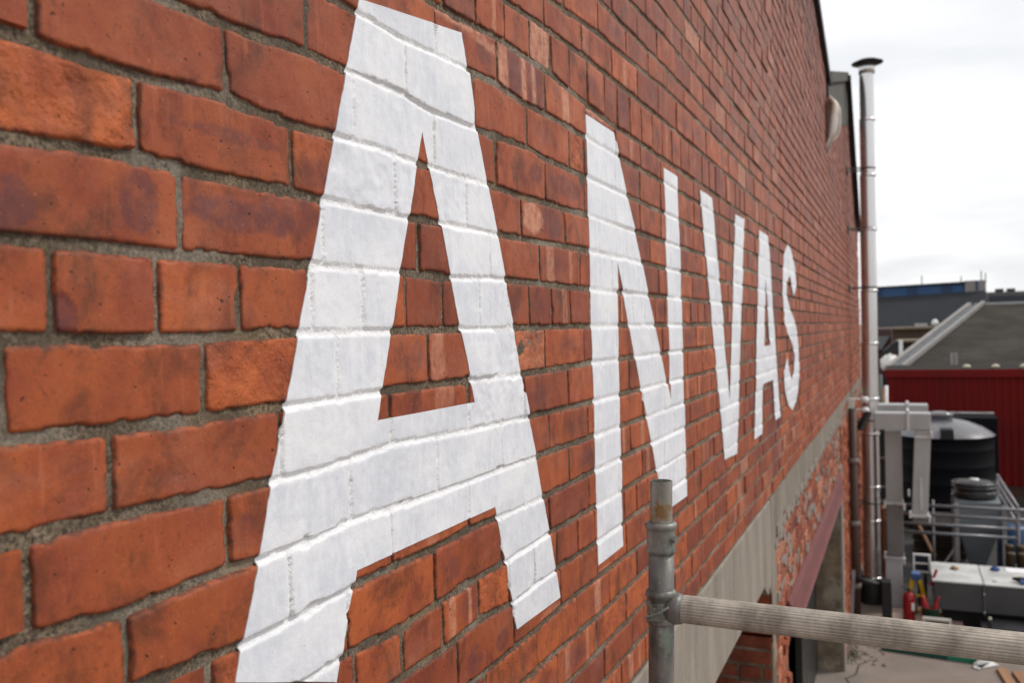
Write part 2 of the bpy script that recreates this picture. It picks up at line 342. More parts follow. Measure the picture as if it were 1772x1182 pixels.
# ------------------------------------------------------------------ bond of the wall: bed lines and cross joints
EYE = 3.9
KMIN, KMAX = -51, 15            # course k lies between bed k-1 (above) and bed k (below)
Y0, Y1 = -.9, 16.35
WTOP = [(-.9, 6.6), (4.2, 8.02), (9.72, 6.41), (9.765, 6.44), (13.28, 7.34), (15.33, 5.62), (16.35, 5.5)]
def wall_top(y): return np.interp(y, [p[0] for p in WTOP], [p[1] for p in WTOP])
def bed(k, y):
    """height of bed line k at distance y along the wall"""
    if k in BEDS:
        p = BEDS[k]; return EYE + np.interp(y, [a[0] for a in p], [a[1] for a in p]) + .0015 * (vn(y, y * 0 + k, 2.2, 3) - .5)
    if k > 14: return EYE - .838 - .083 * (k - 14) + 0 * y
    return EYE + .905 + .0845 * (-6 - k) + .006 * (vn(y, y * 0 + k, 1.1, 5) - .5)
JT = {}
for k in range(KMIN + 1, KMAX + 1):
    hdr = (k - 4) % 6 == 0; st = .1178 if hdr else .2352
    j = list(JOINTS.get(k, [])) or [random.uniform(1.0, 1.1) + (.1176 if k % 2 else 0) + random.uniform(-.02, .02)]
    while j[-1] < Y1: j.append(j[-1] + st * random.uniform(.955, 1.045))
    while j[0] > Y0: j.insert(0, j[0] - st * random.uniform(.97, 1.03))
    JT[k] = np.array(j)
# character of every brick: tone, purple, pale, roughness, proudness, tilts
HERO = {(2, .55): dict(tone=1.0, rough=1.0, pr=.0005), (1, .63): dict(tone=.40), (1, .85): dict(tone=.38), (2, .74): dict(tone=.42), (3, .55): dict(tone=.45),
        (3, .8): dict(tone=.40), (4, .5): dict(tone=.68), (4, .59): dict(tone=.50), (4, .70): dict(tone=.82, rough=.25), (4, .82): dict(tone=.62),
        (5, .6): dict(tone=.50), (5, .8): dict(tone=1.0, rough=.35), (6, .5): dict(tone=.66), (6, .7): dict(tone=.5), (7, .6): dict(tone=.42), (7, .8): dict(tone=.4),
        (8, .5): dict(tone=.55), (8, .7): dict(tone=.45), (9, .6): dict(tone=.4), (10, 1.38): dict(tone=1.0, rough=.6), (5, 1.55): dict(tone=1.0, rough=1.3, pr=-.002, palefull=.35),
        (0, 1.88): dict(tone=1.0, rough=.8), (9, 1.05): dict(tone=.80), (9, 1.3): dict(tone=.3), (-1, 1.35): dict(tone=.4), (2, 1.4): dict(tone=.4),
        (-2, 1.67): dict(palefull=.9), (11, 2.0): dict(tone=.95), (13, 2.0): dict(tone=.9)}
BP = {}
for k, j in JT.items():
    n = len(j) - 1
    P_ = dict(tone=np.clip(RS.normal(.48, .27, n), 0, 1), purple=(RS.rand(n) < .45) * RS.uniform(.3, 1, n), pale=(RS.rand(n) < .17) * RS.uniform(.25, .8, n),
              rough=(RS.rand(n) < .10) * RS.uniform(.3, 1.0, n), pr=np.clip(RS.normal(.0003, .0010, n), -.0007, .003), ty=RS.normal(0, .006, n), tz=RS.normal(0, .012, n), seed=RS.randint(0, 200, n),
              palefull=(RS.rand(n) < .015) * RS.uniform(.4, .9, n))
    up = np.clip((-4 - k) / 6, 0, 1)                 # higher courses: duller and more purple bricks
    P_['tone'] = P_['tone'] * (1 - .25 * up); P_['purple'] = np.clip(P_['purple'] + up * (RS.rand(n) < .3) * .4, 0, 1)
    for q_ in range(n):
        if (j[q_] + j[q_ + 1]) / 2 < 1.15: P_['purple'][q_] *= .25; P_['pale'][q_] = 0; P_['palefull'][q_] = 0
        if 4.85 < (j[q_] + j[q_ + 1]) / 2 < 5.35 and 0 <= k <= 14: P_['purple'][q_] = .8; P_['tone'][q_] = .05
    for (hk, hy), d in HERO.items():
        if hk == k:
            q_ = int(np.searchsorted(j, hy) - 1)
            if 0 <= q_ < n:
                P_['purple'][q_] = 0; P_['pale'][q_] = 0; P_['rough'][q_] = 0
                for a_, v_ in d.items(): P_[a_][q_] = v_
    BP[k] = P_
# marks of their own: (centre y, centre z below eye, half width, half height, strength, channel 1 purple / 2 pale)
SPOTS = [(0.6237, 0.1332, 0.0251, 0.0298) + (.85, 1), (0.49, 0.1188, 0.0234, 0.0245) + (.9, 1), (0.7778, 0.1363, 0.0958, 0.0193) + (.85, 1), (0.8488, 0.1462, 0.0651, 0.0234) + (.6, 1), (0.7537, 0.2214, 0.0822, 0.0076) + (.6, 1),
         (0.9056, 0.2042, 0.0286, 0.0174) + (.55, 1), (1.1432, -0.0287, 0.0154, 0.0216) + (.75, 1), (1.5283, 0.4748, 0.0357, 0.0665) + (.9, 1), (1.4789, 0.4836, 0.0156, 0.0647) + (.9, 2), (1.5816, 0.4826, 0.0146, 0.0684) + (.9, 2), (1.6405, 0.4798, 0.0434, 0.0706) + (.85, 1),
         (1.8135, 0.4858, 0.0257, 0.077) + (.9, 2), (1.6082, 0.2241, 0.051, 0.0299) + (.9, 2), (1.7184, 0.224, 0.0672, 0.0292) + (.85, 1), (1.6233, 0.3153, 0.0335, 0.0186) + (.75, 1), (1.8045, 0.3119, 0.0987, 0.0229) + (.75, 1), (1.3031, -0.5423, 0.0297, 0.0227) + (.9, 1),
         (1.4117, -0.5454, 0.0291, 0.0182) + (.8, 1), (1.2363, -0.3746, 0.0273, 0.0182) + (.6, 1), (0.7565, -0.208, 0.0202, 0.0188) + (.45, 1), (1.0281, 0.2627, 0.0362, 0.012) + (.4, 1), (1.3966, 0.4923, 0.0331, 0.0226) + (.5, 1),
         (1.30, .520, .11, .011, .75, 2), (1.42, .512, .07, .009, .6, 2), (2.02, .520, .10, .010, .8, 2), (1.99, -.572, .06, .008, .6, 2), (1.66, -.566, .07, .007, .5, 2)]
MBED, MPERP = .0100, .0068
def brick_relief(k, q_, y, z, grow=0.0):
    """height of brick face (metres proud of the wall plane) and distance to its edge"""
    J_ = JT[k]; P_ = BP[k]; y0, y1 = J_[q_], J_[q_ + 1]
    zt, zb = bed(k - 1, y), bed(k, y)
    wob = lambda a, b, s_: (vn(a, b, 70, s_) - .5) * .0020 + (vn(a, b, 16, s_ + 1) - .5) * .0014
    dl = y - y0 - MPERP / 2 + wob(y, z, 7); dr = y1 - y - MPERP / 2 + wob(y, z, 9)
    db = z - zb - MBED / 2 + wob(y, z, 11); dt = zt - z - MBED / 2 + wob(y, z, 13)
    # chipped arrises
    chip = np.clip(vn(y, z, 38, 21) - .80, 0, 1) * .020
    R_ = .0040
    ax = np.minimum(dl, dr) ; az = np.minimum(db, dt)
    inn = np.minimum(np.minimum(ax, az), R_)
    cx_ = np.clip(R_ - ax, 0, None); cz_ = np.clip(R_ - az, 0, None)
    sd = np.where((ax < R_) & (az < R_), R_ - np.sqrt(cx_ ** 2 + cz_ ** 2), np.minimum(ax, az)) - chip + grow
    prof = sstep(-.0009, .0012, sd) * .95 + .05 * sstep(.0, .006, sd)
    cy, cz = (y0 + y1) / 2, (zt + zb) / 2
    rg = P_['rough'][q_]
    face = P_['pr'][q_] + P_['ty'][q_] * (y - cy) + P_['tz'][q_] * (z - cz) + .0012 * fbm(y, z, 16, 2, 3) + .0005 * fbm(y, z, 90, 6, 2)
    if rg > 0: face = face + rg * (.0055 * fbm(y, z, 22, int(P_['seed'][q_]) % 40, 4) - .003 * np.clip(vn(y + z, z - y, 45, 8) - .6, 0, 1))
    if k == 4 and y0 < .535 < y1:                     # the spalled lower corner
        face = face - .0014 * sstep(.0, .0016, .549 - y + .003 * (vn(y, z, 30, 4) - .5)) * sstep(0, .0016, EYE + .043 - z - np.clip(y - .541, 0, 1) * 1.4)
    return -.0088 + (face + .0088) * prof, sd
def mortar_relief(y, z):
    return np.minimum(-.0031 + .0030 * fbm(y, z, 28, 4, 4) + .0020 * fbm(y, z, 6, 12, 2), -.0016)
def brick_attr(k, q_, y, z, sd):
    P_ = BP[k]; n = y.shape; y0, y1 = JT[k][q_], JT[k][q_ + 1]; cz = (bed(k - 1, y) + bed(k, y)) / 2
    a = np.zeros(n + (4,)); sdv = int(P_['seed'][q_])
    a[..., 0] = P_['tone'][q_] + .12 * fbm(y, z, 8, sdv % 30, 2)
    u = (y - y0) / (y1 - y0)
    pu = P_['purple'][q_]; c0 = .3 + .4 * (sdv % 7) / 6
    if pu > 0: a[..., 1] = pu * np.clip(1.25 - np.sqrt(((u - c0) / .33) ** 2 + ((z - cz) / .028) ** 2 + 0 * u) + .5 * fbm(y, z, 30, 3, 2), 0, 1)
    pa = P_['pale'][q_]
    if pa > 0:
        for c1, wd in ((.12 + .5 * (sdv % 5) / 4, .07 + .02 * (sdv % 3)), (.75, .05 if sdv % 2 else 0)):
            if wd: a[..., 2] = np.maximum(a[..., 2], pa * sstep(wd, wd * .6, np.abs(u - c1)))
    a[..., 2] = np.maximum(a[..., 2], P_['palefull'][q_])
    for sy, sz, hw, hh, st, ch in SPOTS:
        if y0 - .01 < sy < y1 + .01 and abs(np.mean(cz) - EYE - sz) < .043:
            if hh >= .055: f_ = sstep(hw, hw * .75, np.abs(y - sy))
            else: f_ = sstep(1.15, .85, np.sqrt(((y - sy) / hw) ** 2 + ((z - EYE - sz) / hh) ** 2) + .6 * fbm(y, z, 28, 5, 4))
            a[..., ch] = np.maximum(a[..., ch] * (1 - f_ if ch == 2 else 1), f_ * st)
            if ch == 2: a[..., 1] *= 1 - f_
    if k == 4 and y0 < .535 < y1:
        m_ = sstep(.0, .0012, .549 - y + .003 * (vn(y, z, 30, 4) - .5)) * sstep(0, .0012, EYE + .043 - z - np.clip(y - .541, 0, 1) * 1.4); a[..., 1] = np.maximum(a[..., 1], m_); a[..., 0] *= 1 - m_
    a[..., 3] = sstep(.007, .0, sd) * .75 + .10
    return a
def axis_pts(a, b, st, edge=True):
    """grid lines from a to b, closer together near both ends"""
    L_ = b - a
    if L_ < .03: return np.linspace(a, b, max(4, int(L_ / st) + 2))
    ed = np.array([0, .0008, .0016, .0026, .0042, .0075]) if st < .006 else np.array([0, .003, .0065, .011])
    m = np.linspace(a + ed[-1] + st * .6, b - ed[-1] - st * .6, max(2, int((L_ - 2 * ed[-1]) / st)))
    return np.concatenate([a + ed, m, (b - ed)[::-1]])
def grid_faces(nu, nv, base=0):
    i = np.arange(nu - 1)[:, None]; j = np.arange(nv - 1)[None, :]
    a = i * nv + j; return (np.stack([a, a + nv, a + nv + 1, a + 1], -1).reshape(-1, 4) + base)
def brick_mesh(k, q_, st):
    y0, y1 = JT[k][q_] + .002, JT[k][q_ + 1] - .002
    ys = axis_pts(y0, y1, st); hgt = float(bed(k - 1, np.array([(y0 + y1) / 2]))[0] - bed(k, np.array([(y0 + y1) / 2]))[0])
    ts = axis_pts(.002, hgt - .002, st) / hgt
    Yg, T = np.meshgrid(ys, ts, indexing='ij'); zb, zt = bed(k, Yg), bed(k - 1, Yg); Zg = zb + (zt - zb) * T
    X, sd = brick_relief(k, q_, Yg, Zg); A = brick_attr(k, q_, Yg, Zg, sd)
    # close the back: the rim is carried 4 cm into the wall
    nu, nv = Yg.shape; V = np.stack([X, Yg, Zg], -1).reshape(-1, 3); A = A.reshape(-1, 4)
    F = grid_faces(nu, nv)
    idx = np.arange(nu * nv).reshape(nu, nv)
    ring = np.concatenate([idx[:, 0], idx[-1, 1:], idx[-2::-1, -1], idx[0, -2:0:-1]])
    rb = V[ring].copy(); rb[:, 0] = -.045; b0 = len(V)
    V = np.vstack([V, rb]); A = np.vstack([A, A[ring]]); m = len(ring); i = np.arange(m)
    F = np.vstack([F, np.stack([ring, ring[(i + 1) % m], b0 + (i + 1) % m, b0 + i], -1)[:, ::-1]])
    return array_mesh('brick', V, F, A)

wall = thing('brick_wall', 'long red brick warehouse wall with the painted capitals ANVAS, running away to the steel flue', 'wall', (0, 0, 0))
# every brick below the coping, ranked by how large it shows
ALL = []
for k in range(KMIN + 1, KMAX + 1):
    j = JT[k]; ym = (j[:-1] + j[1:]) / 2; zm = (bed(k - 1, ym) + bed(k, ym)) / 2
    for q_ in range(len(ym)):
        if zm[q_] < wall_top(ym[q_]) - .02 and zm[q_] > 2.975 and ym[q_] < Y1: ALL.append((k, q_, ym[q_], zm[q_], j[q_ + 1] - j[q_]))
def shown(y, z, m=1.0):
    v = Vector((0, y, z)) - CAM
    xc = sum(R[i][0] * v[i] for i in range(3)); yc = sum(R[i][1] * v[i] for i in range(3)); zc = sum(R[i][2] * v[i] for i in range(3))
    if zc < .2: return 0, zc
    return (1 if abs(xc / zc) < .5821 * m + .05 and abs(yc / zc) < .3883 * m + .05 else 0), zc
rank = []
for b_ in ALL:
    vis, zc = shown(b_[2], b_[3])
    rank.append((-(vis * b_[4] / zc ** 3 if zc > .2 else 0), b_))
rank.sort(key=lambda t_: t_[0])
near = [b_ for sc_, b_ in rank[:300]]; nearset = {(b_[0], b_[1]) for b_ in near}
for k, q_, y, z, wd in near:
    st = .0032 if y < 1.25 else (.0055 if y < 1.9 else .009)
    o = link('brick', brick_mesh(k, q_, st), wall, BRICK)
# the rest: one joined part
Vs, Fs, As = [], [], []; base = 0
for k, q_, y, z, wd in ALL:
    if (k, q_) in nearset: continue
    y0, y1 = JT[k][q_] + MPERP * .35, JT[k][q_ + 1] - MPERP * .35
    cs = np.array([0, .006, .5, 1, 1]); e_ = .005
    ys = np.array([y0, y0 + e_, (y0 * .6 + y1 * .4), y1 - e_, y1]); 
    zb_, zt_ = bed(k, ys) + MBED * .46, bed(k - 1, ys) - MBED * .46
    Yg = np.repeat(ys[:, None], 4, 1); Zg = np.stack([zb_, zb_ + e_, zt_ - e_, zt_], 1)
    P_ = BP[k]; pr = P_['pr'][q_] * 2.2 + P_['ty'][q_] * (Yg - ys.mean()) + P_['tz'][q_] * (Zg - Zg.mean())
    X = pr + .0; X[0, :] = -.012; X[-1, :] = -.012; X[:, 0] = -.012; X[:, -1] = -.012
    if y > 2.2: X = X + 0
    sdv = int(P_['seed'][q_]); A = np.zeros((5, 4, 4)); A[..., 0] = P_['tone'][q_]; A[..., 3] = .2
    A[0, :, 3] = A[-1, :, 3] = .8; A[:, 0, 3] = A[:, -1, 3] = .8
    A[2 if sdv % 2 else slice(1, 3), 1:3, 1] = P_['purple'][q_]; A[(2 if sdv % 3 else 1), :, 2] = P_['pale'][q_]; A[..., 2] = np.maximum(A[..., 2], P_['palefull'][q_])
    Vs.append(np.stack([X, Yg, Zg], -1).reshape(-1, 3)); As.append(A.reshape(-1, 4)); Fs.append(grid_faces(5, 4, base)); base += 20
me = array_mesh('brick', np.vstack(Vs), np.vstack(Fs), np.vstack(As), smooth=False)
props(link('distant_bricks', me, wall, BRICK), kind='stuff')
# mortar: fine relief near, plain far
def mortar_sheet(ya, yb, za, zb_, st, name='mortar'):
    ys = np.linspace(ya, yb, int((yb - ya) / st) + 1); zs = np.linspace(za, zb_, int((zb_ - za) / st) + 1); Yg, Zg = np.meshgrid(ys, zs, indexing='ij')
    V = np.stack([mortar_relief(Yg, Zg), Yg, Zg], -1).reshape(-1, 3); F = grid_faces(*Yg.shape)
    return V, F
Vs = []; Fs = []; base = 0
for ya, yb, za, zb_, st in ((.3, 1.3, 2.975, 4.6, .0045), (1.3, 2.5, 2.975, 5.0, .007), (-.9, .3, 2.975, 6.5, .03), (.3, 1.3, 4.6, 6.5, .03), (1.3, 2.5, 5.0, 6.5, .03), (2.5, 5.5, 2.975, 6.5, .02)):
    V, F = mortar_sheet(ya, yb, za, zb_, st); Vs.append(V); Fs.append(F + base); base += len(V)
link('mortar', array_mesh('mortar', np.vstack(Vs), np.vstack(Fs)), wall, MORTAR)
MB().prism([(-.9, 2.975)] + [(16.35, 2.975)] + WTOP[::-1], 0, -.0078, -.36).build('wall_core', MORTAR, wall)

# ------------------------------------------------------------------ painted capitals, a skin of paint over bricks and joints
def relief_any(y, z):
    H = mortar_relief(y, z); J1 = np.ones_like(y)
    for k in range(KMIN + 1, KMAX + 1):
        m = (z <= bed(k - 1, y)) & (z > bed(k, y))
        if not m.any(): continue
        q_ = np.searchsorted(JT[k], y) - 1
        for c_ in np.unique(q_[m]):
            if c_ < 0 or c_ >= len(JT[k]) - 1: continue
            mm = m & (q_ == c_); h_, sd = brick_relief(k, int(c_), y[mm], z[mm], .0022)
            H[mm] = np.maximum(H[mm], h_); J1[mm] = 1 - sstep(.0, .007, sd)
    return H, J1
def letter_skin(name, label, shape, st, lift=0.0):
    loops = [shape['out']] + ([shape['hole']] if 'hole' in shape else [])
    E = [(l[i], l[(i + 1) % len(l)]) for l in loops for i in range(len(l))]
    lv = []
    for z_ in sorted({p[1] for l in loops for p in l}):
        if not lv or z_ - lv[-1] > .004: lv.append(z_)
    sn_ = lambda z_: min(lv, key=lambda q_: abs(q_ - z_))
    E = [((a[0], sn_(a[1])), (b[0], sn_(b[1]))) for a, b in E]; zs = lv; V, F, A = [], [], []; base = 0
    for z0, z1 in zip(zs[:-1], zs[1:]):
        if z1 - z0 < .0004: continue
        zm = (z0 + z1) / 2; cr_ = []
        for (a, b) in E:
            if min(a[1], b[1]) < zm < max(a[1], b[1]):
                yy = lambda z_, a=a, b=b: a[0] + (b[0] - a[0]) * (z_ - a[1]) / (b[1] - a[1]); cr_.append((yy(zm), yy))
        cr_.sort(key=lambda t_: t_[0])
        for (_, fa), (_, fb) in zip(cr_[::2], cr_[1::2]):
            wd = max(fb(z0) - fa(z0), fb(z1) - fa(z1)); nu = max(2, int(wd / st) + 2); nv = max(2, int((z1 - z0) / st) + 2)
            zr = np.linspace(z0 - .0003, z1 + .0003, nv); U = np.linspace(0, 1, nu)
            ya = np.array([fa(min(max(q_, z0), z1)) for q_ in zr]); yb = np.array([fb(min(max(q_, z0), z1)) for q_ in zr])
            ya = ya + .0022 * (vn(zr, zr * 0 + 1.7, 24, 3) - .5) + .0014 * (vn(zr, zr * 0 + 5.1, 110, 5) - .5); yb = yb + .0022 * (vn(zr, zr * 0 + 3.3, 24, 3) - .5) + .0014 * (vn(zr, zr * 0 + 8.2, 110, 5) - .5)
            Yg = ya[None, :] * (1 - U[:, None]) + yb[None, :] * U[:, None]; Zg = np.repeat(zr[None, :], nu, 0) + EYE
            H, J1 = relief_any(Yg, Zg); H = np.maximum(H, -.0036 + .0012 * fbm(Yg, Zg, 50, 15, 3))
            X = H + lift + .0012 + .0006 * (fbm(Yg, Zg, 120, 6, 3)) + J1 * .0012 * fbm(Yg, Zg, 70, 9, 3)
            v = np.stack([X, Yg, Zg], -1).reshape(-1, 3); V.append(v); A.append(J1.reshape(-1)); F.append(grid_faces(nu, nv, base))
            idx = np.arange(nu * nv).reshape(nu, nv)
            for ring in (idx[0, :], idx[-1, :]):          # the paint's own thickness along its cut edges
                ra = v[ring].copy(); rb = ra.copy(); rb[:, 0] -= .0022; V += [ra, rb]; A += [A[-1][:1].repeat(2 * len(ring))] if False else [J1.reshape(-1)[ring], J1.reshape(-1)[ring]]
                m = len(ring); i = np.arange(m - 1); b0 = base + nu * nv if ring is not None and ring[0] == 0 else base + nu * nv + 2 * nv
                F.append(np.stack([b0 + i, b0 + m + i, b0 + m + i + 1, b0 + i + 1], -1))
            base += nu * nv + 4 * nv
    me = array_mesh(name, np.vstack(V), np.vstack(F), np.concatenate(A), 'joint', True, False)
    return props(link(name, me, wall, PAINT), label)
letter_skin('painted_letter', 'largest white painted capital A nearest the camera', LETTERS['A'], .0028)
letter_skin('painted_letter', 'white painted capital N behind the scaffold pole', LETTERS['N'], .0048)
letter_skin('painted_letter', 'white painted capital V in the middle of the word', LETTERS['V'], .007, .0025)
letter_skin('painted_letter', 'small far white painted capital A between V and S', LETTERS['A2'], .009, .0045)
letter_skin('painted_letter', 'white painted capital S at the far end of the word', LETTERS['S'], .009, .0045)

# ------------------------------------------------------------------ lower wall: concrete, weathered band, openings
CONC = M('board_marked_concrete', (.30, .26, .215), .6, 5.0, .85, 0, .6, 60, .006, (.14, .12, .10), (1, 1.6, .28))
BAND = M('stained_concrete', (.24, .205, .165), .6, 5.0, .9, 0, .6, 50, .006, (.10, .085, .068), (1, .8, .4))
SMEAR = M('grey_render', (.25, .22, .19), .3, 12, .95, 0, .6, 60, .006)
DARK = M('dark_void', (.012, .012, .012), .2, 5, .9, 0, 0)
REDP = M('oxide_red_paint', (.20, .065, .065), .35, 8, .6, 0, .3, 70, .003, (.13, .05, .045))
# first lintel over the near opening
l1 = MB(); l1.prism([(-.9, 2.972), (-.9, 2.575), (4.55, 2.575), (4.68, 2.50), (4.74, 2.535), (4.80, 2.47), (4.815, 2.60), (4.81, 2.972)][::-1], 0, .004, -.36)
l1.build('concrete_lintel', CONC, wall, .006)
# band beyond it
pts = [(4.835, 2.972), (16.35, 2.995)]; low = []
y = 16.35
while y > 4.84: low.append((y, 2.80 - .06 * (10.3 - y) / 5.3 * (1 if y < 10.3 else 0) + random.uniform(-.02, .02) if y < 10.4 else 2.74)); y -= random.uniform(.1, .3)
low.append((4.835, 2.2)) ; low.insert(-1, (5.02, 2.26)); low.insert(-2, (5.06, 2.6))
MB().prism((pts + low)[::-1], 0, .0015, -.36).build('concrete_band', BAND, wall)
# ragged grey render edge under the band
sm = MB(); y = 5.05
while y < 10.3:
    l_ = random.uniform(.06, .22); z0 = 2.735 + .075 * (y - 5) / 5.3; a_ = random.uniform(.015, .05)
    sm.prism([(y, z0 + a_), (y + l_ * .5, z0 + a_ * 1.15), (y + l_, z0 + a_), (y + l_ * .8, z0 - a_ * .9), (y + l_ * .3, z0 - a_ * .7)][::-1], 0, random.uniform(.002, .008), -.02); y += l_ * .85
sm.build('ragged_render', SMEAR, wall)

def brick_patch(ya, yb, za, zb_, name, rough_, plane='x', off=0.0, tone=.45, hold=None, pr=1.0, body=True, top=None, mortar_x=-.008):
    """ordinary bond drawn on another face; plane 'x' faces the yard, plane 'y' faces the camera along the wall"""
    Vs, Fs, As, base = [], [], [], 0; z = za; r_ = 0
    while z < zb_ - .03:
        h_ = .083 * random.uniform(.97, 1.03); u = ya - random.uniform(0, .12)
        while u < yb:
            l_ = (.118 if (r_ % 6 == 0 or random.random() < rough_ * .5) else .235) * random.uniform(.93, 1.05)
            a0, a1 = max(ya, u + .005), min(yb, u + l_ - .005)
            if a1 - a0 > .03 and not (top and z + h_ > top((a0 + a1) / 2)) and not (hold and hold((a0 + a1) / 2, z)):
                jit = random.gauss(0, .002 + .012 * rough_) * pr; rough_g = rough_ * pr
                us = np.array([a0, a0 + .006, a1 - .006, a1]); vs_ = np.array([z + .005, z + .011, z + h_ - .011, z + h_ - .005])
                U, Vv = np.meshgrid(us, vs_, indexing='ij'); U = U + RS.normal(0, .006 * rough_g + .001, U.shape); Vv = Vv + RS.normal(0, .005 * rough_g + .001, U.shape)
                X = np.full(U.shape, jit) + RS.normal(0, .004 * rough_g, U.shape); X[0, :] = X[-1, :] = -.02; X[:, 0] = X[:, -1] = -.02
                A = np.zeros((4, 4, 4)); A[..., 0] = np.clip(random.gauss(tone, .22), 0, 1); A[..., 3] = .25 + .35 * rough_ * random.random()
                A[..., 1] = .6 if random.random() < .15 else 0; A[..., 2] = random.uniform(.3, 1) if random.random() < .22 * rough_ * 2.2 else 0
                if plane == 'x': V = np.stack([X + off, U, Vv], -1); fl = False
                else: V = np.stack([U, -X + off, Vv], -1); fl = False
                Vs.append(V.reshape(-1, 3)); As.append(A.reshape(-1, 4)); Fs.append(grid_faces(4, 4, base)); base += 16
            u += l_
        z += h_; r_ += 1
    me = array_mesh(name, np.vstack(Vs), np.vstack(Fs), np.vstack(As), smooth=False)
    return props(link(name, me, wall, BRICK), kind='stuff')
# weathered brickwork under the band, from the pier to the far jamb
MB().prism([(5.0, 0), (5.0, 2.72), (10.42, 2.82), (10.42, 2.235), (5.56, 2.205), (5.56, 0)][::-1], 0, -.012, -.36).build('wall_core', MORTAR, wall)
brick_patch(5.0, 10.42, 2.235, 2.80, 'weathered_bricks', 1.0, tone=.25, pr=.09)
wp = MB()
for i in range(70):          # remains of old render stuck to the weathered bricks
    y = random.uniform(5.0, 10.3); z = random.uniform(2.27, 2.74); l_ = random.uniform(.03, .13); h_ = random.uniform(.012, .05)
    wp.prism([(y + l_ * math.cos(a_) * random.uniform(.6, 1), z + h_ * math.sin(a_) * random.uniform(.5, 1)) for a_ in [j_ * math.pi / 4 for j_ in range(8)]], 0, random.uniform(.004, .009), -.01)
props(wp.build('render_remains', SMEAR, wall), kind='stuff')
brick_patch(5.0, 5.55, 0, 2.2, 'pier_bricks', .5, tone=.45)
MB().prism([(10.42, 0), (10.42, 2.86), (16.35, 2.86), (16.35, 0)][::-1], 0, -.012, -.36).build('wall_core', MORTAR, wall)
brick_patch(10.70, 16.35, 0, 2.86, 'lower_bricks', .25, tone=.5)
# brick reveal of the first opening, facing the camera
MB().box(-.62, -.004, 4.835, 5.0, 0, 2.75).build('reveal_core', MORTAR, wall)
brick_patch(-.6, -.005, 0, 2.74, 'reveal_bricks', .1, 'y', 4.825, tone=.12)
# oxide red steel lintel
MB().box(-.20, .012, 5.50, 10.46, 2.215, 2.232).box(.0, .022, 5.50, 10.46, 2.045, 2.214).box(-.20, .05, 5.50, 10.46, 2.022, 2.044).build('steel_lintel', REDP, wall, .003)
JAMB = M('pale_concrete_jamb', (.27, .26, .235), .3, 4, .85, 0, .3, 50, .003, (.15, .12, .09), (1, 1, .2))
MB().box(-.33, .010, 10.44, 10.70, 0.0, 2.30).build('door_jamb', JAMB, wall, .008)
MB().box(-.05, .03, 5.56, 5.63, 0, 1.62).build('door_post', M('off_white_timber', (.62, .62, .60), .15, 9, .6), wall, .004)
# dark loading bay behind the openings
MB().box(-4.2, -4.0, -.9, 16.3, 0, 3.0).box(-4.0, -.361, -.9, 16.3, 2.86, 3.0).box(-4.0, -.361, 10.75, 10.9, 0, 2.85).box(-4.0, -.63, 4.84, 4.99, 0, 2.85).box(-4.2, -.36, -1.1, -.9, 0, 6.6).build('loading_bay_lining', DARK, wall)
MB().box(-.33, -.27, 7.0, 7.06, 0, 2.0).box(-.33, -.27, 8.75, 8.83, 0, 2.0).box(-.31, -.28, 8.83, 10.43, 0, 2.0).box(-.33, -.27, 7.06, 8.75, 1.92, 2.0).build('bay_door', M('black_door_paint', (.018, .02, .02), .2, 8, .4), wall)
# copings
FLASH = M('black_lead_flashing', (.015, .016, .018), .3, 8, .5)
def coping(a, b, wd, h_, mat, nm):
    MB().prism([(a[0], a[1] - .02), (b[0], b[1] - .02), (b[0], b[1] + h_), (a[0], a[1] + h_)], 0, wd, -.40).build(nm, mat, wall, .004)
coping((-.9, 6.6), (4.2, 8.02), .045, .07, FLASH, 'coping'); coping((4.2, 8.02), (9.76, 6.40), .045, .07, FLASH, 'coping')
MB().box(-.1, .022, 9.66, 9.745, 5.85, 6.42).build('flashing_end', FLASH, wall, .004)
GREY = M('grey_gable_render', (.10, .095, .083), .4, 5, .95, 0, .6, 40, .01, (.05, .05, .042))
MB().prism([(9.80, 6.0), (11, 6.22), (13.5, 6.75), (13.6, 7.05), (13.28, 7.33), (9.80, 6.44)], 0, .014, -.02).build('gable_render', GREY, wall)
coping((9.77, 6.44), (13.28, 7.34), .05, .10, GREY, 'coping')
coping((13.28, 7.34), (15.33, 5.62), .08, .06, FLASH, 'coping'); coping((15.33, 5.62), (16.35, 5.5), .08, .06, FLASH, 'coping')

# ------------------------------------------------------------------ ground
GR = M('worn_concrete_yard', (.25, .205, .175), .25, 1.6, .9, 0, .5, 30, .008, (.17, .14, .12))
gv = MB(); gv.add([(-900, -600, 0), (900, -600, 0), (900, 2600, 0), (-900, 2600, 0)], [(0, 1, 2, 3)])
props(gv.build('ground', GR), kind='structure')

# ------------------------------------------------------------------ scaffold in front of the wall
def scaffold_material(name, a, b_, green, rough, rust):
    m, t, b = nodes_of(name); p = pos(t)
    n = noise(t, p, 16, 6, .65, (1, 1, .45)); c = mixc(t, ramp(t, n, (.38, 0.0), (.62, 1.0)), a, b_)
    c = mixc(t, ramp(t, noise(t, p, 24, 5, .7, (1, 1, .6)), (.55, 0.0), (.66, green)), c, (.26, .34, .27))
    c = mixc(t, ramp(t, noise(t, p, 9, 5, .6), (.60, 0.0), (.68, rust)), c, (.20, .10, .02))
    c = mixc(t, ramp(t, noise(t, p, 150, 3, .6), (.66, 0.0), (.72, .8)), c, (.42, .42, .38))
    t.links.new(c, b.inputs['Base Color']); b.inputs['Roughness'].default_value = rough; b.inputs['Metallic'].default_value = .25
    n1 = bump(t, b, noise(t, p, 180, 4, .7), .4, .0012); bump(t, b, n, .5, .003, n1); return m
STEEL = scaffold_material('weathered_galvanised_steel', (.065, .062, .058), (.20, .19, .175), .5, .45, .12)
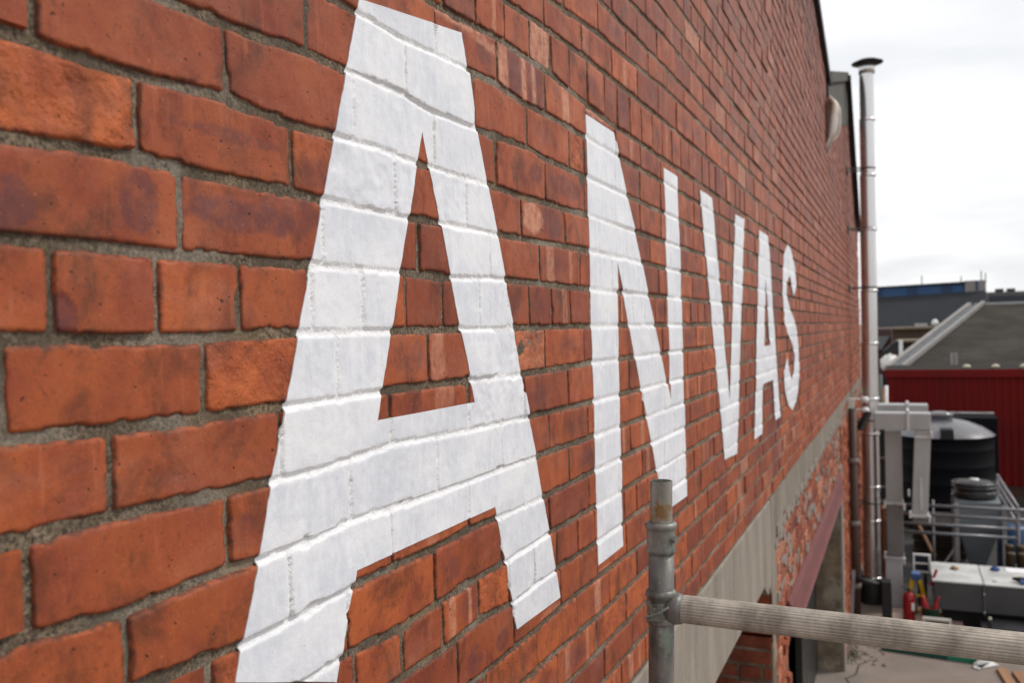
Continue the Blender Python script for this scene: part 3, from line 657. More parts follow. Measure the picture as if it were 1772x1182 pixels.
SPIG = scaffold_material('scuffed_spigot_steel', (.13, .125, .11), (.30, .28, .25), .3, .4, .9)
LEDG = scaffold_material('dusty_ribbed_tube', (.25, .22, .185), (.50, .455, .39), .0, .65, .1)
sc = thing('scaffold', 'grey scaffold upright clamped to a ribbed rail across the lower right', 'scaffold', (.245, 1.595, 0))
def lean(z): return Vector((.2405 + .0075 * (z - 3.2) / .4, 1.588 + .008 * (z - 3.2) / .4, z))
top = 3.618
MB().tube([lean(0), lean(1.5), lean(3.3), lean(3.500)], .0235, 40).build('standard', STEEL, sc)
sp = MB(); sp.tube([lean(3.49), lean(top)], .0203, 36, False); sp.tube([lean(3.49), lean(top)], .0178, 36, False)
tp = []; nn = 36; lz = lean(top)
v0 = [(lz.x + r_ * math.cos(2 * math.pi * i / nn), lz.y + r_ * math.sin(2 * math.pi * i / nn), lz.z) for r_ in (.0203, .0178) for i in range(nn)]
sp.add(v0, [(i, (i + 1) % nn, nn + (i + 1) % nn, nn + i) for i in range(nn)])
sp.build('spigot', SPIG, sc)
cl_ = lean(3.50)
cb = MB(); c0 = (cl_.x, cl_.y, 3.490)
cb.lathe(c0, [(.0230, -.006), (.0262, -.004), (.0278, .001), (.0262, .006), (.0262, .020), (.0262, .036), (.0268, .040), (.0290, .042), (.0298, .046), (.0290, .050), (.0262, .052), (.0215, .053), (.0205, .050)], 40)
cb.build('collar', STEEL, sc)
MB().tube([(cl_.x + .024, cl_.y - .012, 3.513), (cl_.x + .0325, cl_.y - .016, 3.513)], .0065, 6).build('collar_bolt', STEEL, sc)
# coupler: cast sleeve with raised rings and a socket for the rail
cc = lean(3.385)
cp = MB(); cp.lathe((cc.x, cc.y, 3.356), [(.0230, -.003), (.0262, -.001), (.0282, .003), (.0262, .008), (.0258, .014), (.0275, .018), (.0262, .023), (.0258, .030), (.0275, .034), (.0262, .039), (.0262, .047), (.0288, .050), (.0285, .056), (.0262, .060), (.0230, .062)], 40)
cp.tube([(cc.x + .012, cc.y, 3.384), (cc.x + .030, cc.y + .001, 3.3835), (cc.x + .040, cc.y + .001, 3.383)], [.027, .0285, .0262], 28)
cp.build('coupler', STEEL, sc)
MB().box(cc.x - .013, cc.x + .010, cc.y - .0335, cc.y - .026, 3.366, 3.398).tube([(cc.x - .022, cc.y - .0265, 3.37), (cc.x - .008, cc.y - .033, 3.376), (cc.x + .006, cc.y - .033, 3.384), (cc.x + .020, cc.y - .024, 3.392)], .0035, 8).build('coupler_wedge', STEEL, sc, .002)
# ribbed rail: real grooves
ld = MB(); ld.tube([(cc.x + .028, 1.594, 3.3838), (.55, 1.597, 3.379), (.9, 1.600, 3.374), (1.76, 1.606, 3.362)], .0252, 84, True, 'rib'); ld.sm = [False] * len(ld.f); ld.build('ledger', LEDG, sc)
MB().tube([(1.785, 1.606, 0), (1.785, 1.606, 3.62)], .0235, 32).build('standard', STEEL, sc)

# ------------------------------------------------------------------ steel flue beside the wall
STAIN = M('stainless_flue_steel', (.70, .69, .69), .12, 3, .27, .95, .06, 20, .002, None, (1, 1, .3), .06)
fl = thing('steel_flue', 'tall shiny steel flue with a flat dark cap beyond the brick wall', 'flue', (.24, 13.2, 0))
fz = [0.35, 1.15, 1.62, 2.36, 2.85, 3.62, 4.35, 5.2, 5.95, 6.72, 7.36]
def fx(z): return .215 + .010 * z
for i in range(len(fz) - 1):
    r_ = .122 - .032 * min(1, (fz[i] / 7.4))
    MB().lathe((fx(fz[i]), 13.2, fz[i]), [(r_, 0), (r_, fz[i + 1] - fz[i])], 40).build('flue_section', STAIN, fl)
    MB().lathe((fx(fz[i]), 13.2, fz[i]), [(r_ - .004, -.022), (r_ + .009, -.016), (r_ + .009, .016), (r_ - .004, .022)], 40).build('locking_band', STAIN, fl)
MB().lathe((fx(7.36), 13.2, 7.35), [(.09, 0), (.108, .01), (.108, .12), (.10, .13)], 40).build('flue_collar', STAIN, fl)
RAILM = M('dull_bracket_steel', (.14, .13, .125), .2, 9, .5, .6)
CAPM = M('dark_cap_metal', (.035, .033, .032), .2, 8, .5, .5)
MB().lathe((fx(7.36) + .01, 13.2, 7.50), [(0, -.005), (.10, -.02), (.205, .0), (.207, .012), (.12, .05), (0, .075)], 40).build('flue_cap', CAPM, fl)
MB().lathe((fx(0), 13.2, 0), [(.16, 0), (.16, .30), (.13, .36), (.115, .38)], 32).build('flue_base', CAPM, fl)
for z in (6.05, 5.22, 4.40, 2.55, 1.4):
    b_ = MB(); b_.box(0, fx(z) - .08, 13.06, 13.085, z - .008, z + .008).box(0, fx(z) - .08, 13.31, 13.335, z - .008, z + .008).box(-.01, .02, 13.05, 13.35, z - .04, z + .04)
    rr = .122 - .032 * min(1, z / 7.4) + .006; b_.lathe((fx(z), 13.2, z), [(rr - .01, -.012), (rr, -.012), (rr, .012), (rr - .01, .012)], 32); b_.build('wall_bracket', RAILM, fl)

# ------------------------------------------------------------------ fittings on the wall
ts = thing('torn_sheet', 'ragged off white plastic sheet hanging from the wall top below the grey gable', 'sheet', (0, 9.9, 5.6))
TSX = [(0.0168, 0.0445, 6.2072), (0.01, 0.1095, 6.1487), (0.0089, 0.1413, 6.0961), (0.0011, 0.1446, 5.9909), (-0.0014, 0.1367, 5.8739), (-0.0029, 0.1243, 5.8037), (-0.004, 0.0736, 5.751), (-0.0105, 0.045, 5.7042), (-0.0173, 0.016, 5.6456), (-0.0242, -0.0075, 5.587)]
tm = MB(); nr = len(TSX); nc = 9; vv = []
for i, (xa, xb, zz) in enumerate(TSX):
    for j in range(nc):
        u = j / (nc - 1); vv.append((xa + (xb - xa) * u, 9.55 + .05 * math.sin(u * 7 + i * .5) + .03 * math.sin(i * 1.3 + u * 3) - .06 * u, zz + .012 * math.sin(u * 9 + i)))
tm.add(vv, [(i * nc + j, i * nc + j + 1, (i + 1) * nc + j + 1, (i + 1) * nc + j) for i in range(nr - 1) for j in range(nc - 1)], True)
o = tm.build('sheet', M('dirty_white_plastic', (.86, .84, .80), .2, 5, .55, 0, .3, 30, .01, (.62, .52, .42)), ts)
sm_ = o.modifiers.new('thickness', 'SOLIDIFY'); sm_.thickness = .006
dp = thing('downpipe', 'rusty brown downpipe with pale collars on the wall before the flue', 'downpipe', (.06, 12.0, 0))
MB().tube([(.065, 12.0, 0), (.065, 12.0, 2.82)], .05, 16).build('pipe', M('rusty_brown_iron', (.085, .045, .033), .4, 6, .7, 0, .3, 50), dp)
for z in (.55, 1.35, 2.15): MB().lathe((.065, 12.0, z), [(.05, -.03), (.064, -.03), (.064, .03), (.05, .03)], 16).build('pipe_collar', M('pale_collar', (.22, .19, .17), .3, 9, .8), dp)
MB().prism([(.02, 2.82), (.09, 2.82), (.10, 2.95), (.02, 2.95)], 1, 11.96, 12.04).build('rainwater_head', M('off_white_plastic', (.62, .60, .56), .15, 9, .5), dp, .004)
fd = thing('floodlight', 'black floodlight on a bracket arm beside the flue', 'floodlight', (.1, 12.3, 2.6))
BLK = M('black_plastic', (.015, .015, .017), .2, 9, .45)
MB().beam((0, 12.3, 2.62), (.17, 12.3, 2.61), .03, .035).build('arm', BLK, fd)
MB().beam((.13, 12.25, 2.52), (.24, 12.35, 2.74), .10, .05).build('lamp_head', BLK, fd, .006)
wc = thing('wall_lamp', 'pair of small white bulkhead lamps above the black floodlight', 'lamp', (.1, 12.4, 2.75))
WHT = M('white_enamel', (.75, .75, .74), .08, 9, .35)
for z in (2.76, 2.90): MB().tube([(.0, 12.45, z), (.17, 12.40, z + .005)], .014, 8).lathe((.20, 12.40, z), [(0, -.04), (.04, -.035), (.06, 0), (.04, .035), (0, .04)], 16).build('lamp', WHT, wc)
pb = thing('padded_bar', 'black padded bar and box standing out from the wall foot by the flue', 'bar', (.2, 11.9, 0))
MB().tube([(0, 11.9, 0.689), (.18, 11.9, 0.6462), (0.3968, 11.9, 0.5893)], .034, 12).build('bar', BLK, pb)
MB().box(0.37, 0.4834, 11.8, 12.0, 0, 0.6747).build('box', BLK, pb, .01)
MB().beam((.02, 11.3, .0), (.06, 11.6, .85), .04, .012).build('leaning_strip', M('grey_steel_strip', (.3, .3, .31), .2, 9, .45, .6), pb)

# ------------------------------------------------------------------ ventilation ducts
GALV = M('galvanised_duct_sheet', (.44, .45, .45), .12, 4, .40, .4, .05, 20, .002, None, (1, 1, .5), .08)
GALB = M('galvanised_edge', (.66, .67, .67), .1, 9, .4, .6)
dk = thing('ventilation_duct', 'galvanised square ducts turning down beside the flue', 'duct', (0.6596, 12.8, 0))
MB().box(.30, 0.9849, 12.60, 12.86, 2.4834, 2.7081).build('horizontal_duct', GALV, dk, .012)
MB().box(.30, 0.9709, 13.28, 13.56, 2.5786, 2.7603).build('horizontal_duct', GALV, dk, .012)
MB().prism([(0.7917, 2.4797), (0.9826, 2.4797), (0.9272, 1.3656), (0.7354, 1.3656)], 1, 12.605, 12.855).build('duct_leg', GALV, dk, .006)
MB().box(0.422, 0.6305, 12.87, 13.12, 1.4821, 2.4497).build('duct_leg', GALV, dk, .006)
MB().box(0.422, 0.6305, 12.87, 13.12, 0.7507, 1.4514).build('duct_leg', M('dark_galvanised_sheet', (.22, .215, .21), .15, 5, .5, .5), dk, .006)
MB().box(0.7602, 0.7843 , 12.59, 12.604, 1.4783, 1.8837).build('seam_strip', GALB, dk) if False else MB().box(0.8382, 0.8655, 12.594, 12.604, 1.4482, 1.8687).build('seam_strip', GALB, dk)
for x0, x1, yy, z in ((0.4113, 0.6343, 12.87, 1.4668), (0.3813, 0.6335, 12.87, 0.7276), (0.7831, 0.9944, 12.6, 2.4011), (0.715, 0.9411, 12.6, 1.3656)):
    MB().box(x0, x1, yy - .02, yy + .27, z - .018, z + .014).build('flange', GALB, dk, .003)
for x, z in ((0.7059, 1.6749), (0.7152, 1.3906), (0.9464, 1.3457), (0.6485, 1.4839), (0.4131, 1.5068), (0.634, 0.7783), (0.9867, 2.4368)):
    MB().box(x - .014, x + .014, 12.5, 12.58, z - .04, z + .04).build('corner_lug', GALB, dk, .003)
for x0, s_, z0, z1 in ((0.7115, 12.6, 2.476, 2.7455), (0.7109, 13.28, 2.5707, 2.7919)):
    MB().box(x0 - .018, x0 + .018, s_ - .02, s_ + .30, z0, z1).build('joint_flange', GALB, dk, .004)
fb = thing('fan_housing', 'pale ribbed metal box under the left duct', 'box', (0.5303, 13, 0))
m_ = MB(); x0, x1 = 0.3968, 0.6059; m_.box(x0, x1, 12.90, 13.15, 0.02, 0.6968)
for i in range(7): m_.box(x0 + .012 + i * (x1 - x0) / 7, x0 + .022 + i * (x1 - x0) / 7, 12.885, 12.898, .05, 0.6813)
m_.build('casing', M('pale_grey_sheet', (.58, .60, .61), .12, 6, .45, .2), fb, .003)

# ------------------------------------------------------------------ tanks
TANK = M('black_moulded_plastic', (.0045, .005, .007), .2, 3, .6, 0, .08, 12, .004, None, None, .06, spec=.1)
TOPM = M('grey_tank_lid', (.18, .175, .185), .35, 2.2, .24, 0, .08, 14, .004, (.10, .105, .12), None, .08)  # mottled grey, lighter than the black tank body
tk = thing('water_tank', 'large round black water tank with a domed pale lid in front of the red shed', 'tank', (1.34, 18.8, 0))
zt = 1.7417
prof = [(.88, 0)]
for i in range(5):
    z = .25 + i * (zt - .3) / 4.6; prof += [(.88, z - .012), (.886, z), (.88, z + .012)]
prof += [(.88, zt - .04), (.90, zt - .02), (.90, zt)]
MB().lathe((1.34, 18.8, 0), prof, 56).build('tank_body', TANK, tk)
MB().lathe((1.34, 18.8, zt), [(.90, .0), (.86, .03), (.70, .14), (.45, .24), (.24, .29), (0, .30)], 56).build('domed_lid', TOPM, tk)
MB().lathe((1.30, 18.72, zt + .24), [(.20, 0), (.21, .11), (.24, .12), (.24, .15), (.12, .19), (0, .20)], 32).build('hatch', TOPM, tk)
MB().prism([(1.28, zt + .18), (1.49, zt + .18), (1.50, zt - .01), (1.27, zt - .01)], 1, 17.88, 18.35).build('black_strap', BLK, tk, .01)
t2 = thing('square_tank', 'low dark rectangular tank tucked behind the round black tank', 'tank', (2.1, 20.6, 0))
MB().box(1.55, 2.4058, 20.2, 21.2, 0, 1.9171).build('tank_body', TANK, t2, .02); MB().box(1.54, 2.4161, 21.10, 21.22, 1.9171, 1.9351).build('rim', GALB, t2)
cbn = thing('steel_cabinet', 'dark upright cabinet in the gap between the flue and the ducts', 'cabinet', (.3, 14.6, 0))
MB().box(.12, 0.4582, 14.5, 14.9, 0, 2.3388).build('body', M('dark_green_black_paint', (.014, .018, .017), .2, 6, .5), cbn, .01)
for z in (1.8473, 1.4069, 1.1909, 1.018, 0.9228): MB().box(.125, 0.4015, 14.46, 14.498, z - .012, z + .012).build('shelf_edge', M('brown_grey_metal', (.25, .2, .18), .3, 9, .6), cbn)
lag = thing('lagged_elbow', 'small copper coloured pipe end beside the upright cabinet', 'pipe', (0.3592, 14.3, 0))
MB().tube([(0.3512, 14.3, 0), (0.3512, 14.3, 1.0833), (0.3634, 14.1, 1.1732)], .03, 10).build('pipe', M('copper', (.5, .2, .09), .2, 9, .4, .6), lag)

# ------------------------------------------------------------------ hopper, platform rails, drum
HOP = M('blue_grey_painted_steel', (.20, .225, .25), .2, 3, .45, .3, .06, 20)
PALE = M('pale_steel', (.38, .37, .37), .2, 6, .5, .5)
hp = thing('hopper', 'blue grey steel hopper on legs behind the platform rails', 'hopper', (1.6891, 15.2, 0))
a0, a1, b0, b1 = 1.3695, 1.9695, 1.5538, 1.7553
zt_, zm_, zb_ = 1.1606, 0.814, 0.1036
hv = [(x, y, zt_) for y in (14.9, 15.7) for x in (a0, a1)] + [(x, y, zm_) for y in (14.9, 15.7) for x in (a0, a1)] + [(x, y, zb_) for y in (15.15, 15.4) for x in (b0, b1)]
MB().add(hv, [(0, 1, 5, 4), (4, 5, 9, 8), (1, 3, 7, 5), (5, 7, 11, 9), (2, 0, 4, 6), (6, 4, 8, 10), (3, 2, 6, 7), (7, 6, 10, 11), (0, 2, 3, 1)]).build('hopper_body', HOP, hp, .01)
for x in (a0 - .03, a1 + .0):
    for y in (14.86, 15.74): MB().box(x, x + .06, y - .03, y + .03, 0, zt_ - .03).build('leg', PALE, hp)
MB().beam((a0 + .03, 14.86, .55), (a0 - .28, 14.86, .05), .025, .025).build('brace', PALE, hp)
MB().beam((a1 + .03, 14.86, .6), (a1 + .22, 15.3, .1), .025, .025).build('brace', PALE, hp)
fn = thing('extractor_fan', 'black caged extractor fan sitting on top of the hopper', 'fan', (1.6559, 15.3, zt_))
fxc = 1.6401
MB().lathe((fxc, 15.3, zt_ + .01), [(0, 0), (.30, 0), (.31, .05), (.27, .09), (.27, .16), (.30, .20), (.24, .24), (.10, .26), (0, .26)], 28).build('fan_drum', BLK, fn)
for z in (.10, .18, .235):
    MB().tube([(fxc + .31 * math.cos(a / 12 * math.pi * 2), 15.3 + .31 * math.sin(a / 12 * math.pi * 2), zt_ + z) for a in range(13)], .010, 6, False).build('cage_ring', M('dark_grey_steel', (.10, .10, .10), .2, 9, .5, .5), fn)
MB().lathe((fxc, 15.3, zt_ + .26), [(.07, 0), (.07, .03), (0, .035)], 16).build('motor_cap', WHT, fn)
MB().lathe((fxc + .04, 15.08, zt_ + .20), [(.055, 0), (.055, .03), (0, .035)], 16).build('motor_cap', WHT, fn)
RAIL = M('grey_tube_rail', (.22, .22, .235), .2, 9, .45, .6)
rl = thing('platform_rail', 'four grey tubular rails crossing in front of the hopper', 'railing', (1.6, 14, 0))
xr = 2.094
for z, xe in ((1.2435, xr + .9), (1.1081, xr + .9), (0.9726, xr), (0.8455, xr)):
    MB().tube([(0.4054, 14, z), (xe, 14, z)], .023, 10).build('rail', RAIL, rl)
    if z > 0.854: MB().tube([(xr, 14, z + .03), (xr, 16.9, z + .03)], .023, 10).build('side_rail', RAIL, rl)
MB().tube([(1.0239, 14, 0), (1.0239, 14, 1.326)], .018, 8).build('post', RAIL, rl)
MB().tube([(xr, 14, 0), (xr, 14, 1.228)], .02, 8).build('post', RAIL, rl); MB().tube([(xr, 16.9, 0), (xr, 16.9, 1.228 + .06)], .02, 8).build('post', RAIL, rl)
br = thing('blue_drum', 'blue plastic drum behind the right leg of the hopper', 'drum', (2.1809, 15.6, 0))
MB().lathe((2.1809, 15.6, 0), [(0, 0), (.20, 0), (.205, .1), (.195, .2), (.205, .3), (.20, 0.6597), (.16, 0.6784 + .02), (0, 0.6784 + .02)], 28).build('drum', M('blue_plastic', (.012, .05, .13), .2, 6, .4), br)
pl = thing('pallet_stack', 'dark weathered pallets stacked behind the ducts', 'pallet', (0.9646, 16, 0))
PAL = M('dark_old_timber', (.045, .033, .026), .35, 6, .85, 0, .4, 30, .01)
for i in range(4):
    z = .03 + i * .15
    m_ = MB()
    for j in range(3): m_.box(.78, 1.55, 15.9 + j * .45, 16.0 + j * .45, z, z + .09)
    m_.build('bearer', PAL, pl)
    for j in range(6): MB().box(.77 + random.uniform(-.02, .02), 1.56, 15.88 + j * .18, 15.98 + j * .18, z + .092, z + .112).build('slat', PAL, pl)
st_ = thing('timber_offcut', 'pale timber offcut leaning on the dark pallets', 'timber', (1.0411, 15.6, 0))
MB().beam((1.0762, 15.6, .12), (0.8559, 15.85, 0.5616), .05, .03).build('timber', M('raw_brown_timber', (.27, .15, .08), .3, 12, .8), st_)

# ------------------------------------------------------------------ metal unit with its clutter
LIDM = M('scuffed_pale_lid', (.58, .59, .58), .2, 4, .45, 0, .1, 20, .003, (.36, .37, .36))
BODY = M('dark_grey_sheet', (.085, .085, .09), .25, 4, .5, .2)
mu = thing('metal_plant_unit', 'long low grey metal unit with a pale littered top at the right', 'unit', (2.0, 12.6, 0))
ux, zt_u = 0.9671, 0.6506
zb_u = 0.2854
MB().box(ux, ux + (1.52 - ux + .0), 12.20, 13.1, zb_u, zt_u - .02).box(1.535, 3.3, 12.20, 13.1, zb_u, zt_u - .02).build('casing', BODY, mu, .006)
MB().box(ux - .015, 1.522, 12.18, 13.12, zt_u - .019, zt_u).build('lid_panel', LIDM, mu, .003)
MB().box(1.532, 3.32, 12.18, 13.12, zt_u - .019, zt_u - .002).build('lid_panel', LIDM, mu, .003)
MB().box(1.521, 1.533, 12.172, 13.0, zb_u - .02, zt_u + .006).build('seam_flange', M('seam_dark', (.16, .16, .16), .2, 9, .5), mu)
MB().box(ux + .1, 3.2, 12.32, 13.0, 0.02, zb_u).build('base_frame', DARK, mu)
for z in (zb_u + .02, zt_u - .12): MB().tube([(1.527, 12.165, z), (1.527, 12.178, z)], .012, 10).build('bolt', GALB, mu)
def blob(name, label, cat, loc, mat, sx, sy, sz, seed=0):
    """crumpled object resting on a surface"""
    t_ = thing(name, label, cat, loc); random.seed(seed); m_ = MB(); n = 14
    pr = [(0, 0), (.7, 0), (1, .25), (.85, .6), (.5, .9), (0, 1)]
    m_.lathe(loc, pr, n); m_.v = [(loc[0] + (v[0] - loc[0]) * sx * random.uniform(.75, 1.2), loc[1] + (v[1] - loc[1]) * sy * random.uniform(.75, 1.2), loc[2] + (v[2] - loc[2]) * sz * (random.uniform(.8, 1.2) if v[2] > loc[2] else 1)) for v in m_.v]
    m_.build('fabric', mat, t_); return t_
random.seed(21)
BLU = M('blue_cloth', (.05, .10, .30), .3, 20, .8); YEL = M('yellow_plastic', (.60, .38, .01), .2, 9, .45); REDM = M('gloss_red_paint', (.34, .012, .016), .2, 6, .32)
blob('flat_cap', 'brown and yellow cap lying on the left lid of the metal unit', 'cap', (1.2263, 12.8, zt_u + .001), M('brown_cloth', (.30, .19, .08), .4, 20, .9), .05, .06, .04, 3)
blob('work_glove', 'blue glove lying on the right lid of the metal unit', 'glove', (1.7074, 12.9, zt_u + .001), BLU, .06, .05, .045, 4)
blob('crumpled_rag', 'white and blue rag near the front edge of the unit', 'rag', (1.6606, 12.35, zt_u + .001), M('white_rag', (.6, .63, .72), .2, 20, .9), .035, .03, .015, 6)
pd = thing('cordless_drill', 'blue and black power drill lying at the right edge of the unit', 'drill', (1.9345, 12.4, zt_u))
MB().tube([(1.8535, 12.42, zt_u + .035), (1.9221, 12.4, zt_u + .035), (1.9966, 12.38, zt_u + .04)], [.015, .032, .036], 10).build('drill_body', BLK, pd)
MB().beam((1.9532, 12.4, zt_u + .03), (1.9551, 12.28, zt_u + .02), .04, .035).build('handle', BLU, pd)
ps = thing('paper_sheet', 'white paper lying on the back of the unit lid', 'paper', (1.9534, 12.95, zt_u))
MB().box(1.8349, 2.1609, 12.85, 13.08, zt_u + .001, zt_u + .004).build('paper', M('white_paper', (.8, .8, .84), .05, 9, .8), ps)
rc = thing('red_clamp', 'red clamp gripping the left corner of the unit lid', 'clamp', (ux, 12.3, zt_u - .1))
MB().beam((ux - .03, 12.25, zt_u - .09), (ux + .04, 12.35, zt_u + .09), .03, .02).beam((ux - .02, 12.25, zt_u - .05), (ux + .02, 12.5, zt_u - .04), .02, .02).build('jaw', REDM, rc)
for i in range(4):
    q_ = thing('paint_tin', ['front left', 'front right', 'back left', 'back right'][i] + ' brown tin of the four behind the unit lid', 'tin', (1.9738 + .12 * (i % 2), 13.5 + .2 * (i // 2), 0), 'tins behind the metal unit')
    zz = .82 + .06 * (i // 2); cx_, cy_ = 1.9503 + .13 * (i % 2), 13.5 + .2 * (i // 2)
    MB().lathe((cx_, cy_, 0), [(0, 0), (.05, 0), (.05, zz - .1), (.055, zz - .09), (.055, zz - .07), (.04, zz - .06), (0, zz - .06)], 16).build('tin', M('brown_tin', (.07, .045, .02), .3, 9, .5), q_)
wf = thing('window_frame', 'small white two pane frame leaning against the metal unit', 'frame', (0.8829, 13.2, 0))
x0, x1, z0, z1 = 0.741, 0.9629, 0.4724, 0.7248
fm = MB(); fm.box(x0, x0 + .022, 13.18, 13.22, z0, z1).box(x1 - .03, x1, 13.18, 13.22, z0, z1)
for z in (z0, (z0 + z1) / 2 - .012, z1 - .02): fm.box(x0 + .022, x1 - .03, 13.182, 13.218, z, z + .022)
fm.build('frame', M('white_upvc', (.78, .78, .76), .06, 9, .4), wf, .003)
for za, zb2 in ((z0 + .022, (z0 + z1) / 2 - .013), ((z0 + z1) / 2 + .011, z1 - .021)): MB().box(x0 + .023, x1 - .031, 13.195, 13.205, za, zb2).build('pane', M('dark_glass', (.02, .028, .04), .1, 9, .08), wf)
MB().box(x0 + .05, x0 + .09, 13.23, 13.27, 0, z0 + .02).box(x1 - .09, x1 - .05, 13.23, 13.27, 0, z0 + .02).build('support', DARK, wf)

# ------------------------------------------------------------------ low slab with tools
sb = thing('concrete_slab', 'low pinkish concrete slab under the extinguisher and tub', 'slab', (0.8906, 12.2, 0))
MB().box(0.4385, 1.2882, 11.72, 12.62, 0, .12).build('slab', M('pinkish_concrete', (.42, .31, .26), .25, 5, .9, 0, .4, 40, .006), sb, .012)
fe = thing('fire_extinguisher', 'red fire extinguisher standing on the low slab', 'fire extinguisher', (0.6757, 12.05, .12))
ec = (0.6757, 12.05, .12)
MB().lathe(ec, [(0, 0), (.062, 0), (.070, .012), (.070, .30), (.066, .345), (.045, .375), (.022, .388), (.02, .40), (0, .40)], 28).build('cylinder', REDM, fe)
MB().lathe((ec[0], ec[1], .12), [(.0715, .004), (.0725, .006), (.0725, .045), (.0715, .047)], 28).build('foot_ring', BLK, fe)
MB().beam((ec[0] - .0, 12.05, .52), (ec[0] - .0, 12.05, .55), .03, .03).beam((ec[0] + .02, 12.05, .552), (ec[0] - .09, 12.04, .575), .018, .010).beam((ec[0] + .02, 12.05, .54), (ec[0] - .07, 12.04, .53), .016, .008).build('valve', BLK, fe)
MB().tube([(ec[0], 12.05, .53), (ec[0] + .07, 12.0, .52), (ec[0] + .088, 12.0, .42), (ec[0] + .083, 12.0, .25)], .009, 8).build('hose', BLK, fe)
MB().box(ec[0] + .030, ec[0] + .064, 11.972, 11.990, .30, .39).build('label_plate', WHT, fe)
sl_ = thing('step_ladder', 'small yellow step ladder with a blue top behind the extinguisher', 'ladder', (0.8331, 12.75, 0))
lx, lz_ = 0.769, 0.549
MB().box(lx - .055, lx + .055, 12.65, 12.80, lz_ - .05, lz_ + .04).build('top_cap', M('blue_ladder_plastic', (.06, .13, .33), .2, 9, .5), sl_, .012)
for dx_, dxb in ((-.045, -.12), (.045, .16)):
    MB().beam((lx + dx_, 12.66, lz_ - .05), (lx + dxb, 12.45, 0), .045, .025).build('rail', YEL, sl_)
    MB().beam((lx + dx_, 12.79, lz_ - .05), (lx + dxb, 13.0, 0), .035, .02).build('rear_rail', YEL, sl_)
for f_ in (.35, .68): MB().beam((lx - .045 - .075 * f_, 12.66 - .21 * f_, (lz_ - .05) * (1 - f_)), (lx + .045 + .115 * f_, 12.66 - .21 * f_, (lz_ - .05) * (1 - f_)), .06, .02).build('step', YEL, sl_)
tb = thing('green_tub', 'dark green tub on the slab beside the extinguisher', 'tub', (0.9242, 12.0, .12))
tx = 0.9242
MB().lathe((tx, 12.0, .12), [(0, 0), (.085, 0), (.105, 0.3604-.12), (.11, 0.3604-.12), (.10, 0.3532-.125), (.08, .02), (0, .02)], 24).build('tub', M('dark_green_plastic', (.012, .085, .05), .2, 9, .4), tb)
for nm_, dx_, tip in (('left', -.062, .03), ('right', .05, .075)):
    g_ = thing('red_funnel', nm_ + ' red pointed funnel sticking up from the green tub', 'funnel', (tx + dx_, 12.0, .2))
    zz = 0.3316; MB().tube([(tx + dx_, 12.0, zz - .12), (tx + dx_, 12.0, zz), (tx + dx_ - (.01 if tip < .05 else -.01), 12.0, zz + .08), (tx + dx_ + (-.02 if tip < .05 else .03), 12.0, zz + .13), (tx + dx_ + (-.035 if tip < .05 else .045), 12.0, zz + .17)], [.045, .048, .036 if tip < .05 else .022, .028 if tip < .05 else .014, .010], 14).build('funnel', REDM, g_)
sr = thing('framed_screen', 'white framed dark panel propped in front of the slab', 'panel', (1.0059, 11.6, 0))
x0, x1 = 0.8184, 1.1297; z1 = 0.3603
MB().box(x0, x0 + .028, 11.55, 11.60, 0, z1).box(x1 - .028, x1, 11.55, 11.60, 0, z1).box(x0 + .028, x1 - .028, 11.55, 11.60, z1 - .035, z1).build('frame', M('cream_frame', (.58, .55, .50), .1, 9, .5), sr, .008)
MB().box(x0 + .029, x1 - .029, 11.575, 11.585, 0, z1 - .036).build('panel', M('dark_panel_glass', (.012, .014, .02), .1, 9, .12), sr)
sk = thing('machine_skid', 'low black machine skid at the right below the metal unit', 'skid', (2.2, 11.8, 0))
MB().box(1.4646, 3.2, 11.68, 12.12, 0, .22).box(1.4646 + .1, 3.2, 11.70, 12.1, .221, .26).build('skid', M('black_worn_paint', (.02, .02, .024), .3, 6, .5), sk, .01)
lv = thing('control_lever', 'dark upright lever with a pale knob in front of the unit', 'lever', (1.571, 11.6, 0))
MB().box(1.5182, 1.557, 11.6, 11.64, 0, 0.3811).build('lever', BLK, lv); MB().lathe((1.539, 11.62, 0.3811), [(0, 0), (.02, .005), (.02, .03), (0, .04)], 12).build('knob', M('pale_knob', (.5, .52, .4), .1, 9, .4), lv)

# ------------------------------------------------------------------ things lying on the yard
gb = thing('green_beam', 'long dark green steel bar lying on the yard below the rail', 'bar', (.9, 11.2, 0))
MB().beam((.37, 11.30, .03), (1.0709, 11.22, .03), .07, .05).build('bar', M('dark_green_paint', (.012, .07, .055), .2, 9, .5), gb)
MB().beam((1.0709, 11.22, .032), (1.3651, 11.2, .032), .075, .055).build('bright_end', M('bright_green_paint', (.015, .20, .12), .2, 9, .5), gb)
for i, (xa, ya, xb, yb) in enumerate(((1.3689, 11.05, 1.5649, 11.22), (1.3458, 11.0, 1.4851, 11.25))):
    ch = thing('aluminium_channel', ['longer bright', 'shorter dull'][i] + ' aluminium offcut lying beside the end of the green bar', 'offcut', (xa, ya, 0), 'aluminium offcuts')
    m_ = MB(); m_.beam((xa, ya, .012), (xb, yb, .012), .07, .008).beam((xa - .02, ya + .03, .035), (xb - .02, yb + .03, .035), .006, .05); m_.build('channel', WHT if i == 0 else GALB, ch)
WOOD = M('orange_brown_board', (.34, .19, .10), .3, 6, .75, 0, .3, 40, .004, (.24, .12, .06), (1, .2, 1))
for i in range(3):
    x = 1.60 + i * .14; bd = thing('loose_board', ['left', 'middle', 'right'][i] + 'most brown board lying at the lower right corner', 'board', (x, 10.7, 0), 'boards on the yard')
    MB().beam((x, 11.05 - .05 * i, .02 + .004 * i), (x + .12 + .03 * i, 10.0, .02 + .004 * i), .10, .028).build('board', WOOD, bd, .003)
rb_ = MB()
